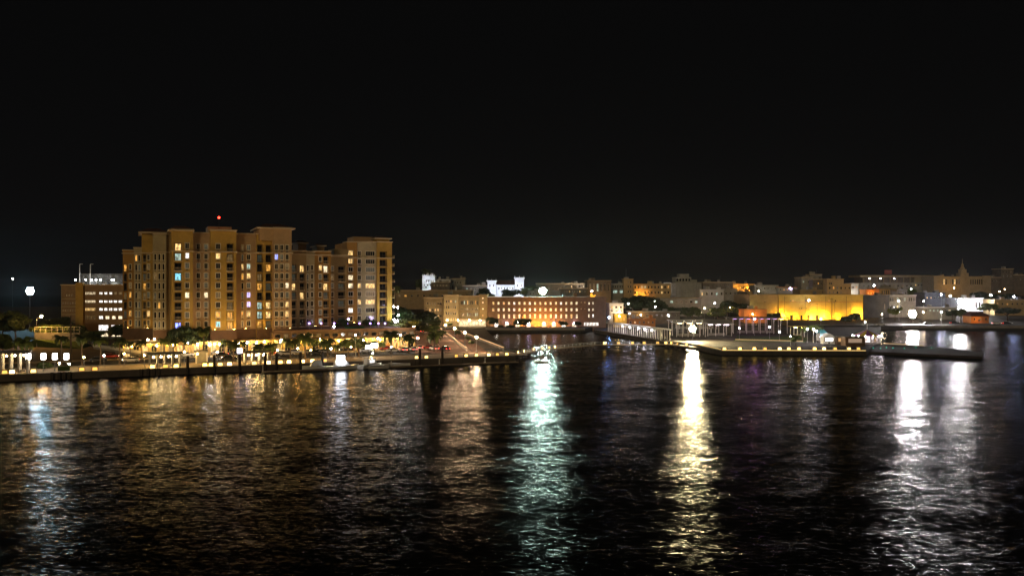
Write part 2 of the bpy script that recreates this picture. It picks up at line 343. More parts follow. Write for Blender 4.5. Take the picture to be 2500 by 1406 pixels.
# px range, v behind the quay, top py, wall material, columns (centre px, width px, kind)
secs = [
 (300, 327, 66, 612, amber2, [(306, 8, 'balc'), (318, 5, 'two')], 0), (327, 346, 65, 606, cream, [(332.5, 4.5, 'one'), (340, 4.5, 'one')], 0),
 (346, 374, 62, 567, amber, [(353, 8, 'balc'), (362.5, 6, 'two')], 0), (374, 406, 52, 573, cream, [(379, 5, 'one'), (389, 5, 'one'), (399, 5, 'one')], 0),
 (406, 419, 53, 574, olive, [], 0), (419, 471, 42, 561, amber, [(435, 19, 'balc'), (457, 10, 'two')], 1),  # windowless olive strip: a bay's shaded side, its shade put into wall colour
 (471, 514, 45, 570, rose, [(484, 9, 'two'), (503, 9, 'two')], 1), (514, 577, 42, 563, amber, [(532.5, 11, 'two'), (562, 17, 'balc')], 1),
 (577, 627, 46, 572, rose, [(592, 5, 'one'), (607, 9, 'two')], 1), (627, 668, 44, 573, amber, [(634.5, 14, 'balc'), (656, 15, 'balc')], 1),
 (668, 712, 41, 557, rose, [(675, 8, 'two'), (688, 8, 'two'), (701, 8, 'two')], 1), (712, 748, 50, 614, olive, [(718, 11, 'balc'), (738, 12, 'balc')], 0),
 (748, 768, 52, 616, cream, [(751.5, 4, 'one'), (762, 6, 'two')], 0), (768, 808, 54, 615, amber2, [(782, 7, 'two'), (796, 13, 'balc')], 0),
 (808, 847, 62, 624, olive, [(811.5, 6, 'two'), (834, 17, 'balc')], 0), (847, 872, 73, 592, amber2, [(856, 11, 'two')], 1),
 (872, 888, 74, 592, cream, [(877.5, 8, 'two')], 1), (888, 921, 74, 592, cream, [(904, 22, 'four')], 1), (921, 957, 73, 592, amber, [(936, 18, 'balc')], 1)]
rail_cache = {}
for si, (p0, p1, v, pt, wmat, cols, extra) in enumerate(secs):
    u0, u1 = QU(p0, v), QU(p1, v); Y = Q((p0 + p1) / 2, v).y; zt = zat(pt, Y) - LZ; y0 = v - 40; sc_ = (u1 - u0) / (p1 - p0)
    ops = []; todo = []
    nfl = int((zt - FL0 - 1.0) // FH); nfl = min(nfl, 9)
    if cols and zt > FL0 + 9 * FH + 1.5 and extra == 0: nfl = 8
    for (c, wp, kind) in cols:
        uc = QU(c, v); w = round(wp * sc_, 2)
        for k in range(nfl):
            zf = FL0 + k * FH; px_c, py_c = c, CY + (H - (zf + LZ + 1.5)) * F / Y
            if kind == 'balc': ops.append((uc - w / 2, uc + w / 2, zf + .12, zf + 2.65, 1.3)); todo.append((kind, uc, w, zf, px_c, py_c))
            elif kind == 'one': ops.append((uc - w / 2, uc + w / 2, zf + .55, zf + 2.45, .22)); todo.append((kind, uc, w, zf, px_c, py_c))
            else:
                ops.append((uc - w / 2, uc + w / 2, zf + .85, zf + 2.55, .22)); todo.append((kind, uc, w, zf, px_c, py_c))
    ops = [tuple(round(a, 3) for a in o) for o in ops]
    part('wall', wall_mesh(B(), round(u0, 3), round(u1, 3), y0, y0 + 20 + si * .02, 0, zt + si * .003, ops), wmat, ab)
    # brown base courses, cornice and parapet coping
    part('base_course', B().box(u0 - .02, u1 + .02, y0 - .10 - .003 * (si % 3), y0 - .005, 3.8, FL0 - .12), brownbase, ab)
    part('cornice', B().box(u0 - .35, u1 + .35, y0 - .55 - .004 * si, y0 - .004, FL0 + 8 * FH - .10 + .004 * (si % 4), FL0 + 8 * FH + .18 + .004 * (si % 4)), trim, ab)
    part('coping', B().box(u0 - .25, u1 + .25, y0 - .35 - .004 * si, y0 + 6 + .01 * si, zt + .06, zt + .32 + .004 * (si % 5)), trim, ab)
    for (kind, uc, w, zf, pxc, pyc) in todo:
        best = min(lit_px, key=lambda q: abs(q[0] - pxc) + abs(q[1] - pyc) * .8)
        hit = abs(best[0] - pxc) < 8 and abs(best[1] - pyc) < 12
        r = R.random()
        pm = LIT[best[2]] if hit else (LIT['warm'] if r < .035 else LIT['amber'] if r < .06 else LIT['dim'] if r < .12 else LIT['dimc'] if r < .3 else glass)
        if kind == 'balc':
            window(ab, uc - w * .40, y0 + 1.29, zf + .2, w * .8, 2.2, dframe if w > 1.3 else wframe, pm, 'two', name='balcony_door')
            key = ('rail', round(w, 2))
            def mk(w=w):
                q = B(); q.box(-w / 2 - .12, w / 2 + .12, -.28, .0, -.10, .10); q.box(-w / 2, w / 2, -.20, -.14, .98, 1.05)
                for i in range(int(w / .22) + 1): q.box(-w / 2 + i * .22, -w / 2 + i * .22 + .03, -.19, -.15, .10, .98)
                return q.mesh('balcony_railing')
            link('balcony_railing', cached(key, mk), trim if si % 3 else dframe, ab, (uc, y0, zf + .06))
        else:
            hz, hh = (.55, 1.9) if kind == 'one' else (.85, 1.7)
            window(ab, uc - w / 2, y0 + .2, zf + hz, w, hh, sframe, pm, kind + '_s')
            if kind in ('two', 'four'):
                link('louvre', cached(('lv', round(w, 2)), lambda: B().box(-w * .32, w * .32, -.05, .02, 0, .34).mesh('louvre')), dframe if kind == 'two' else trim, ab, (uc, y0, zf + .22))
            elif kind == 'one':
                link('louvre', cached(('lv', round(w, 2)), lambda: B().box(-w * .32, w * .32, -.05, .02, 0, .34).mesh('louvre')), dframe, ab, (uc, y0, zf + .08))
def hip(px0, px1, v, pe, dep, rise=2.0, ov=1.2, body=None, bpx=None, name='roof'):
    u0, u1 = QU(px0, v), QU(px1, v); Y = Q((px0 + px1) / 2, v).y; z = zat(pe, Y) - LZ; y = v - 40
    q = B(); q.add([(u0, y - ov, z), (u1, y - ov, z), (u1, y + dep, z), (u0, y + dep, z), (u0 + (u1 - u0) * .3, y + dep * .4, z + rise), (u1 - (u1 - u0) * .3, y + dep * .4, z + rise)],
                   [(0, 1, 5, 4), (1, 2, 5), (2, 3, 4, 5), (3, 0, 4)])
    r_ = part(name, q, roofm, ab); part('eave', B().box(u0, u1, y - ov - .02, y + dep, z - .38, z - .01), trim, r_)
    if body:
        w0, w1 = QU(bpx[0], v), QU(bpx[1], v); part('penthouse', B().box(w0, w1, y + .3, y + dep - 1, z - body[0], z - .39), body[1], ab)
hip(338, 412, 60.5, 567, 16, 1.6)
hip(410, 474, 41.7, 561, 14, 1.5)
hip(512, 578, 41.5, 561.5, 14, .6)
hip(626, 720, 41.2, 556, 16, 1.6, body=(4, rose), bpx=(634, 712))
hip(722, 752, 58, 592, 12, 1.0, body=(5, rose), bpx=(728, 748))
hip(770, 796, 62, 599, 10, .8, body=(4, olive), bpx=(774, 792))
hip(914, 955, 73.5, 581.5, 12, 1.0, body=(3, amber), bpx=(920, 951))
u0, u1 = QU(860, 82), QU(908, 82); part('penthouse', B().box(u0, u1, 40, 50, zat(592, Q(880, 82).y) - LZ - 2, zat(579, Q(880, 82).y) - LZ), rose, ab)
u0, u1 = QU(815, 70), QU(850, 70); part('penthouse', B().box(u0, u1, 30, 40, zat(640, Q(830, 70).y) - LZ, zat(608, Q(830, 70).y) - LZ), olive, ab)
u0, u1 = QU(508, 52), QU(566, 52); part('penthouse', B().box(u0, u1, 13, 22, zat(570, Q(530, 52).y) - LZ, zat(553, Q(530, 52).y) - LZ), rose, ab)
# side balconies on the right-hand corner
uR = QU(957, 73)
for k in range(9): part('side_balcony', B().box(uR, uR + 1.3, 34, 42, FL0 + k * FH, FL0 + k * FH + .2).box(uR + 1.2, uR + 1.28, 34, 42, FL0 + k * FH + .2, FL0 + k * FH + 1.1), trim, ab)
# roof mast with the red warning lamp
ml = thing('warning_light_mast', 'thin rooftop mast with a red warning lamp above the apartment block', 'mast', D(534.5, 556, 258))
part('mast', B().tube((0, 0, -1), (0, 0, 3.0), .07, .04), dmetal, ml); part('lamp', B().ball((0, 0, 3.15), .34), lampmat((1, .02, .01), 9, .34), ml)
# shops at street level with arcade openings and wall lamps
def shopfront(root, u0, u1, v, z1, wm_, n, seed, lampI, pat):
    rr = random.Random(seed); y0 = v - 40; ops = []; w = (u1 - u0) / n
    for i in range(n):
        a = u0 + i * w
        ops.append((round(a + w * .18, 3), round(a + w * .82, 3), .15, 3.3, .6))
    part('shop_wall', wall_mesh(B(), u0, u1, y0, y0 + 12, 0, z1, ops), wm_, root)
    part('string_course', B().box(u0, u1, y0 - .25, y0 - .005, z1 - .6, z1 - .25), trim, root)
    for i, o in enumerate(ops):
        pm = LIT[rr.choice(pat)] if rr.random() < .75 else glass
        window(root, o[0], y0 + .58, .16, o[1] - o[0], 3.1, wframe, pm, 'four' if o[1] - o[0] > 2.2 else 'cross', name='shop_window')
        q = B(); q.box(-.05, .05, 0, .42, .12, .2).box(-.24, .24, -.24, -.2, -.2, .22); l_ = part('wall_lamp', q, dmetal, root, (u0 + i * w, y0 - .45, 3.75))
        part('bulb', B().ball((0, 0, 0), .17, 6, 4), lampmat((1, .60, .11), lampI * rr.uniform(.5, 1.4), .17), l_)
shopfront(ab, QU(300, 39.6), QU(668, 39.6), 39.6, 4.3, sand, 18, 3, 30, ['amber', 'warm', 'dim', 'dim', 'warm'])

pod = thing('podium_building', 'low brown podium with yellow lit shop arches and a lamp lit roof deck', 'building', uv(0, 40, LZ), AL)
pu0, pu1 = QU(668, 36), QU(1014, 36)
shopfront(pod, pu0, pu1, 36, 4.4, sand, 16, 5, 40, ['warm', 'amber', 'dim', 'warm', 'cool'])
pops = [(round(pu0 + (k + .2) * (pu1 - pu0) / 18, 3), round(pu0 + (k + .8) * (pu1 - pu0) / 18, 3), 4.95, 6.05, .5) for k in range(18)]
part('upper_wall', wall_mesh(B(), pu0, pu1, -3.9, 26, 4.41, 6.6, pops), mat('podium_render', (.085, .05, .026), .9, var=.3), pod)
for k, o in enumerate(pops):
    pm = LIT['dim'] if k % 4 == 1 else LIT['warm'] if k in (3, 4) else glass
    window(pod, o[0], -3.42, 4.96, o[1] - o[0], 1.08, dframe, pm, 'four', name='upper_window')
part('parapet', B().box(pu0 - .1, pu1 + .1, -4.1, -3.8, 6.61, 7.3), brownbase, pod)
part('awning', B().add([(QU(845, 36), -4.2, 6.9), (QU(893, 36), -4.2, 6.9), (QU(893, 36), -1.0, 7.9), (QU(845, 36), -1.0, 7.9)], [(0, 1, 2, 3), (3, 2, 1, 0)]), mat('green_awning', (.02, .16, .06), .7), pod)

# ------------------------------------------------------------------ lamps
def lamp(label, base, h, col, I, r=.3, kind='globe', name='street_lamp', cat='street lamp', group=None, arm=0, pole=.09, armdir=(1, 0)):
    t = thing(name, label, cat, base, 0, group)
    part('pole', B().tube((0, 0, 0), (0, 0, h), pole, pole * .6).tube((0, 0, 0), (0, 0, .5), pole * 2, pole * 1.6), metal, t)
    hx, hy = 0, 0
    if arm:
        hx, hy = armdir[0] * arm, armdir[1] * arm
        part('arm', B().tube((0, 0, h - .1), (hx, hy, h + .35), pole * .55, pole * .45), metal, t)
    z = h + (.35 if arm else 0)
    if kind == 'globe':
        part('globe', B().ball((hx, hy, z + r * .9), r), lampmat(col, I, r), t)
    elif kind == 'cobra':
        part('lamp_housing', B().box(hx - .38, hx + .38, hy - .16, hy + .16, z + .06, z + .22), metal, t)
        part('lens', B().lathe([(r * .15, z - r * .8), (r * .75, z - r * .55), (r, z), (r * .9, z + .05)], 8, Matrix.Translation((hx, hy, 0))), lampmat(col, I, r), t)
    elif kind == 'lantern':
        part('lantern_glass', B().box(-r * .55, r * .55, -r * .55, r * .55, h + .1, h + .1 + r * 2.0), lampmat(col, I, r), t)
        part('lantern_cap', B().lathe([(r * .8, h + .1 + r * 2.0), (r * .7, h + .12 + r * 2.1), (.04, h + .1 + r * 2.5)], 8), wmetal, t)
        part('collar', B().lathe([(r * .4, h - .1), (r * .7, h + .09)], 8), wmetal, t)
    elif kind == 'flood':
        q = B(); q.box(-r * 1.3, r * 1.3, .06, .16, z - .1, z + .05); part('crossbar', q, metal, t)
        m_ = lampmat(col, I / 7, r * .40); ring = [(0, .9)] + [(math.cos(a * PI / 3) * .86, .9 + math.sin(a * PI / 3) * .86) for a in range(6)]
        for ox, oz in ring:
            hd = part('lamp_housing', B().lathe([(r * .2, -.35), (r * .42, 0)], 10, Matrix.Rotation(PI / 2, 4, 'X')).box(-r * .4, r * .4, -r * .7, -.001, -r * .43, -r * .40), dmetal, t, (ox * r, 0, z + oz * r))
            part('lens', B().lathe([(r * .40, 0), (r * .40, .03), (r * .1, .05)], 10, Matrix.Translation((0, -.004, 0)) @ Matrix.Rotation(PI / 2, 4, 'X')), m_, hd)
    return t

def on(px, py, z=LZ): return G(px, py, z)
# five starry lamps along the avenue railing
for i, (px, py) in enumerate(((1163, 822), (1135, 811), (1110, 801), (1088, 793), (1069, 786))):
    Y = (260, 287, 318, 352, 388)[i]; p_ = D(px, py, Y); z = p_.z; p_.z = LZ
    lamp('tall white avenue lamp, %s nearest the boardwalk in its receding row' % ORD[i], p_, z - LZ - .4, (1, .66, .38), 430, .33, 'globe', group='avenue lamps')
for i, (px, py) in enumerate(((1045, 779), (1061, 779), (1080, 777))):
    p_ = D(px, py, 430 + i * 8); z = p_.z; p_.z = terrain(0, p_.y) if p_.x > -110 else LZ
    lamp('distant pale lamp at the far end of the avenue, %s from left' % ORD[i], p_, max(3, z - p_.z), VIOLET, 90, .35, group='far avenue lamps')
# violet-white globes on the podium deck
for i, px in enumerate((755, 784, 816, 848, 878, 904, 924, 940)):
    Y = 272 + i * 3; p_ = D(px, 791.5, Y); z = p_.z; p_.z = LZ + 6.6
    lamp('violet white globe lamp on the podium deck, %s from left' % ORD[i], p_, z - p_.z, (.50, .30, 1), 2.0, .32, pole=.05, group='podium deck lamps')
for i, (px, py, Y, c, I) in enumerate(((961, 750, 296, WHITE, 60), (971, 752, 300, VIOLET, 70), (973, 771, 304, GREENW, 150), (962, 782, 292, VIOLET, 40), (966, 787, 292, VIOLET, 40), (971, 785, 294, WHITE, 50), (851, 781, 290, VIOLET, 9))):
    p_ = D(px, py, Y); z = p_.z; p_.z = LZ
    lamp('%s lamp beside the right end of the apartment block, counting from the top' % ORD[i], p_, z - LZ, c, I, .28, group='lamps by the apartment corner')
# promenade lanterns
for i, px in enumerate((69, 106, 134, 162)):
    b0 = uv(QU(px, 5), 5, LZ); z = zat(878, b0.y)
    lamp('large white box lantern on the left promenade, %s from left' % ORD[i], b0, z - LZ, (1, .95, .9), 24, .72, 'lantern', 'lantern_post', 'lantern', 'promenade lanterns')
# amber post lamps along the promenade and the shop pavement
for i in range(17):
    px = 205 + i * 46 + (i * 37 % 17); g = uv(QU(px, 9.5), 9.5, LZ)
    lamp('low amber post lamp on the promenade, %s from left' % ORD[i], g, 2.6 + (i % 3) * .3, [AMBER, (1, .68, .3), (1, .5, .12)][i % 3], 30 + 14 * (i % 2), .2, pole=.05, group='promenade post lamps')
for i in range(14):
    px = 322 + i * 50 + (i * 29 % 19); g = uv(QU(px, 33), 33, LZ + .14)
    lamp('amber lamp on the shop pavement, %s from left' % ORD[i], g, 3.4, [(1, .55, .13), (1, .7, .34)][i % 2], 45, .22, pole=.05, group='shop pavement lamps')
for i in range(5):
    g = avp(.12 + i * .17, -10.2, LZ); lamp('orange lamp on the left side of the avenue, %s from the quay' % ORD[i], g, 6.5, (1, .42, .12), 300, .24, 'cobra', arm=1.4, pole=.07, group='avenue side lamps')
hr = random.Random(11)
for i in range(30):
    px = 1395 + i * 36 + hr.uniform(-12, 12); Y = hr.choice((441, 463, 477, 491, 514, 536, 552, 592)); x = (px - CX) * Y / F; zb = terrain(x, Y)
    lamp('small %s lamp among the hill houses, %s from left' % (('warm', 'white', 'amber')[i % 3], ORD[i]), (x, Y, zb), hr.uniform(4.5, 8), ((1, .7, .4), (1, .93, .85), (1, .5, .12))[i % 3], hr.uniform(90, 330), .24, pole=.06, group='hill lamps')
# uplights that wash the apartment bays
for i, (px, v, I) in enumerate(((312, 64.6, 60), (360, 60.6, 70), (445, 40.6, 70), (478, 43.4, 60), (524, 40.6, 130), (572, 40.6, 150), (600, 44.4, 120), (650, 42.4, 110), (708, 39.4, 90), (770, 52.4, 60), (865, 71.4, 80), (952, 71.4, 150))):
    g = uv(QU(px, v), v, LZ + FL0 - .1); t = thing('facade_uplight', 'amber uplight at the foot of the apartment bays, %s from left' % ORD[i], 'uplight', g, AL, 'apartment uplights')
    part('bracket', B().box(-.12, .12, -.1, v and 1.3, -.12, -.02), dmetal, t); part('housing', B().lathe([(.12, -.01), (.26, .3)], 8), dmetal, t); part('lens', B().lathe([(.22, .305), (.05, .33)], 8), lampmat((1, .57, .16), I * .2, .24), t)
# big floodlights
lamp('blue white floodlight mast at the far left above dark trees', D(73, 709, 420) * Vector((1, 1, 0)) if False else Vector((D(73, 709, 420).x, 420, LZ)), D(73, 712, 420).z - LZ - 1.2, BLUEW, 9500, 1.7, 'flood', 'floodlight_mast', 'floodlight', pole=.25)
fl = D(1325, 706, 445)
lamp('green white floodlight above the brick building roof', Vector((fl.x, fl.y, terrain(fl.x, fl.y))), fl.z - terrain(fl.x, fl.y) - 2.3, GREENW, 16000, 1.5, 'flood', 'floodlight_mast', 'floodlight', pole=.2)
fl = D(1691, 803, 322)
lamp('blazing warm floodlight at the front pavilion on the pier', Vector((fl.x, fl.y, LZ)), fl.z - LZ - .8, (1, .80, .42), 18000, 1.0, 'flood', 'floodlight_mast', 'floodlight', pole=.14)
fl = D(2228, 769, 452)
lamp('blazing white floodlight by the shore road beside the colonnaded hall', Vector((fl.x, fl.y, terrain(fl.x, fl.y))), fl.z - terrain(fl.x, fl.y) - 1.0, (1, .95, .95), 24000, 1.7, 'flood', 'floodlight_mast', 'floodlight', pole=.2)
fl = D(2345, 738, 500)
lamp('white floodlight in front of the lit pale hall', Vector((fl.x, fl.y, terrain(fl.x, fl.y))), fl.z - terrain(fl.x, fl.y) - .8, (1, .95, .95), 9000, 1.3, 'flood', 'floodlight_mast', 'floodlight', pole=.2)

# single street lamps: px, py, Y, colour, intensity, radius, words
singles = [
 (101, 772, 283, (1, .50, .12), 1300, .5, 'sodium street lamp above the orange lit tree on the left'), (31, 681, 480, WHITE, 60, .4, 'small far white lamp left of the blue floodlight'),
 (540, 796, 262, WHITE, 70, .3, 'pole lamp in front of the amber middle of the apartment block'), (868, 818, 240, WARM, 50, .25, 'slim pole lamp before the podium shops'),
 (394, 838, 246, VIOLET, 40, .3, 'globe lamp left of the big dark street tree'), (377, 828, 250, WARM, 50, .3, 'warm globe lamp in front of the cream bays'),
 (361, 829, 252, WARM, 40, .3, 'warm globe lamp under the left apartment wing'), (459, 836, 244, VIOLET, 40, .28, 'globe lamp under the big dark street tree'),
 (512, 841, 240, WHITE, 170, .42, 'bright white globe lamp right of the big dark street tree'), (535, 840, 242, WARM, 60, .3, 'globe lamp beside the amber shop corner'),
 (603, 836, 246, VIOLET, 45, .3, 'globe lamp between two palms at the block middle'), (627, 836, 246, AMBER, 70, .32, 'amber globe lamp by the arcade entrance'),
 (645, 834, 248, AMBER, 90, .34, 'amber globe lamp at the bright arcade corner'), (686, 830, 250, WARM, 80, .34, 'warm globe lamp at the left end of the podium shops'),
 (781, 828, 254, AMBER, 80, .34, 'amber globe lamp midway along the podium shops'), (815, 797, 262, (1, .8, .9), 110, .4, 'pinkish lamp on the podium deck above the orange kiosk'),
 (884, 829, 252, WHITE, 70, .3, 'white globe lamp left of the lit billboard'), (923, 826, 258, WHITE, 70, .3, 'white globe lamp right of the lit billboard'),
 (978, 818, 266, WHITE, 110, .36, 'white globe lamp beside the round dark palm'), (1020, 825, 262, (1, .75, .6), 140, .38, 'rosy lamp standing over the avenue traffic'),
 (910, 862, 238, WHITE, 30, .25, 'little lamp beside the moored launch'), (145, 887, 205, WARM, 30, .3, 'low globe lamp between the lantern posts'), (169, 888, 205, WARM, 30, .28, 'low globe lamp right of the lantern posts'),
 (1350, 712, 520, (1, .9, .75), 70, .4, 'small lamp right of the green white floodlight'), (1445, 711, 448, (1, .6, .65), 150, .5, 'pink lamp on the brick building roof corner'),
 (1534, 741, 460, (1, .8, .75), 170, .45, 'curved street lamp over the yellow booth'), (1512, 772, 420, AMBER, 200, .4, 'yellow lamp on the small yellow booth'),
 (1487, 775, 405, (.25, .45, 1), 260, .45, 'blue white lamp at the head of the pergola pier'), (1537, 765, 425, (.6, .6, 1), 60, .3, 'thin bluish lamp behind the pergola'),
 (1608, 705, 560, (1, .85, .9), 120, .5, 'lamp at the foot of the arched yellow wing'), (1614, 699, 570, WHITE, 120, .45, 'upper lamp beside the grey drum building'),
 (1632, 770, 430, (.9, .9, 1), 160, .45, 'white lamp among low sheds behind the pergola'), (1745, 740, 470, VIOLET, 130, .42, 'violet lamp over the orange lit tree'),
 (1842, 779, 352, (.7, .25, 1), 110, .42, 'purple lamp on the long canopy roof'), (1930, 704, 560, (.55, .5, 1), 240, .55, 'bluish lamp on the hill above the yellow warehouse'),
 (1600, 749, 450, WHITE, 40, .3, 'faint white lamp in the dark trees behind the pergola'), (1598, 735, 470, WHITE, 40, .3, 'higher faint lamp in the dark trees behind the pergola'),
 (2079, 707, 560, (.9, .85, 1), 260, .55, 'white lamp beside the beige hill flats'), (2134, 697, 575, (.6, .75, 1), 420, .7, 'blue white lamp below the long terrace block'),
 (2123, 680, 600, WHITE, 90, .45, 'first ceiling lamp beneath the long terrace roof'), (2150, 680, 600, WHITE, 90, .45, 'middle ceiling lamp beneath the long terrace roof'),
 (2183, 680, 600, VIOLET, 110, .45, 'right ceiling lamp beneath the long terrace roof'), (2224, 706, 560, GREENW, 160, .5, 'greenish lamp right of the small domed house'),
 (2194, 735, 470, (1, .75, .65), 160, .5, 'rosy street lamp left of the white floodlight'), (2255, 735, 480, (1, .7, .85), 120, .45, 'pink street lamp right of the white floodlight'),
 (2298, 719, 505, (.6, .62, 1), 420, .6, 'bluish street lamp left of the lit pale hall'), (2320, 722, 505, (.8, .9, .9), 300, .55, 'white street lamp just left of the lit pale hall'),
 (2419, 721, 505, (.85, .85, 1), 330, .6, 'white street lamp right of the lit pale hall'), (2475, 724, 500, (.5, .6, 1), 420, .62, 'blue street lamp nearest the right edge'),
 (2453, 706, 560, (1, .4, .15), 40, .4, 'small orange lamp on the hill near the right edge'), (2112, 793, 445, WHITE, 90, .35, 'white lamp at the corner of the yellow warehouse'),
 (2004, 779, 440, WHITE, 120, .35, 'white lamp in front of the yellow warehouse'), (1975, 733, 462, (.95, .9, 1), 160, .5, 'white lamp high on the yellow warehouse wall'),
 (1903, 810, 318, (.9, .85, 1), 120, .40, 'white globe lamp on the pier lawn'), (1879, 798, 330, (1, .85, .9), 90, .36, 'globe lamp at the right end of the long canopy'),
 (1805, 801, 325, VIOLET, 60, .3, 'violet globe lamp on the pier left of the lawn'), (1993, 808, 305, (.85, .8, 1), 160, .42, 'white globe lamp left of the blue roofed kiosk'),
 (1971, 803, 306, WHITE, 160, .42, 'white lamp right of the yellow kiosk'), (1986, 804, 306, (.95, .9, 1), 160, .42, 'white lamp between the pier palms'),
 (1930, 821, 290, WHITE, 24, .2, 'tiny lamp by the round bush on the pier')]
for i, (px, py, Y, c, I, r, w) in enumerate(singles):
    p_ = D(px, py, Y); z = p_.z
    inl = p_.x > -110 and Y > 405
    p_.z = terrain(p_.x, Y) if inl else LZ
    if py < 700 and Y > 500: p_.z = z - 6
    if 750 < px < 960 and Y > 259: p_.z = LZ + 6.6
    h = max(1.2, z - p_.z)
    arm = 1.6 if 'curved' in w or 'sodium street' in w else 0
    lamp(w, p_ - Vector((arm, 0, 0)), h - r * .68 - (.35 if arm else 0), c, I * .7, r * .75, 'globe', arm=arm, pole=.08, group='street lamps around the harbour')

# ------------------------------------------------------------------ palms and trees
def palm_meshes(seed, nf=18, rad=2.6):
    rr = random.Random(seed); q = B()
    for i in range(nf):
        a = 2 * PI * i / nf + rr.uniform(-.25, .25); up = rr.uniform(-.25, 1.15); L = rad * rr.uniform(.8, 1.15)
        pts = []; x = 0; z = 0; an = up
        for k in range(8):
            pts.append((x, z)); x += math.cos(an) * L / 7; z += math.sin(an) * L / 7; an -= rr.uniform(.22, .34)
        ca, sa = math.cos(a), math.sin(a)
        for k in range(7):
            (x0, z0), (x1, z1) = pts[k], pts[k + 1]
            for m in (.0, .5):
                xm, zm = x0 + (x1 - x0) * m, z0 + (z1 - z0) * m
                ll = L * .26 * (1 - abs((k + m) / 7 - .45) * 1.2)
                for s in (-1, 1):
                    dx, dz, dy = (x1 - x0) * 1.1, -ll * rr.uniform(.35, .7), s * ll
                    vs = [(xm, 0, zm), (xm + (x1 - x0) * 1.0, 0, zm + (z1 - z0) * 1.0), (xm + dx, dy, zm + dz)]
                    q.add([(vx * ca - vy * sa, vx * sa + vy * ca, vz) for vx, vy, vz in vs], [(0, 1, 2)])
    return q.mesh('crown')
PALMS = [palm_meshes(s, 28 + 4 * (s % 2)) for s in (1, 2, 3, 4)]
def trunk_mesh(seed):
    rr = random.Random(seed); q = B(); pts = []; x = y = 0
    for k in range(7):
        pts.append((x, y, k / 6)); x += rr.uniform(-.012, .012); y += rr.uniform(-.012, .012)
    q.path(pts, [.30, .21, .19, .18, .17, .17, .20], 7); return q.mesh('trunk')
TRUNKS = [trunk_mesh(s) for s in (5, 6)]
NP = 0
def palm(base, h, rad, label, fresh=False):
    global NP
    t = thing('palm_tree', label, 'palm', base, R.uniform(0, 6.28), 'palms around the harbour')
    tr = link('trunk', TRUNKS[NP % 2], trunkm, t); tr.scale = (rad / 2.6, rad / 2.6, h)
    cr = link('crown', PALMS[NP % 4], frondm[1 if fresh else 0], t, (0, 0, h)); s = rad / 2.6; cr.scale = (s, s, s)
    NP += 1; return t
def crown_mesh(seed, n=2600, lobes=14, leaf=.10, flat=.75):
    rr = random.Random(seed); q = B(); cl = []
    for i in range(lobes):
        th = rr.uniform(0, 2 * PI); d = rr.uniform(.15, .72); cl.append((d * math.cos(th), d * math.sin(th), rr.uniform(-.35, .55) * flat, rr.uniform(.26, .42)))
    for i in range(n):
        cx, cy, cz, cr = rr.choice(cl); v = Vector((rr.gauss(0, 1), rr.gauss(0, 1), rr.gauss(0, 1))).normalized() * cr * rr.uniform(.55, 1.05)
        c = Vector((cx, cy, cz)) + Vector((v.x, v.y, v.z * .8)); nv = (v.normalized() + Vector((rr.uniform(-.7, .7), rr.uniform(-.7, .7), rr.uniform(-.4, .9)))).normalized()
        a = nv.orthogonal().normalized(); bb = nv.cross(a); s = leaf * rr.uniform(.5, 1.2); t = rr.uniform(0, 6.28); ca, sa = math.cos(t), math.sin(t)
        e1 = (a * ca + bb * sa) * s; e2 = (bb * ca - a * sa) * s * .6
        q.add([c - e1, c + e2, c + e1, c - e2], [(0, 1, 2, 3)])
    return q.mesh('crown')
CROWNS = [crown_mesh(s, lobes=9 + s % 5) for s in (21, 22, 23, 24)]
def limb_mesh(seed):
    rr = random.Random(seed); q = B(); q.path([(0, 0, 0), (.02, .01, .25), (0, .03, .5)], [.06, .045, .038], 7)
    for i in range(6):
        a = i * 1.05 + rr.uniform(-.3, .3); z = rr.uniform(.32, .5); e = (math.cos(a) * .4, math.sin(a) * .4, z + rr.uniform(.25, .45))
        q.path([(0, .02, z), (e[0] * .5, e[1] * .5, z + .15), e], [.028, .02, .007], 5)
    return q.mesh('trunk')
LIMBS = [limb_mesh(s) for s in (31, 32)]
NT = 0
def tree(base, h, rad, label, tone=0, name='street_tree', squash=1.0):
    global NT
    t = thing(name, label, 'tree', base, R.uniform(0, 6.28), 'broadleaf trees around the harbour')
    tr = link('trunk', LIMBS[NT % 2], barkm, t); tr.scale = (rad * .8, rad * .8, h * .95)
    hh = max(rad * .72, h * .46) * squash
    cr = link('crown', CROWNS[NT % 4], leafm[tone], t, (0, 0, h - hh * .95)); cr.scale = (rad, rad, hh)
    NT += 1; return t

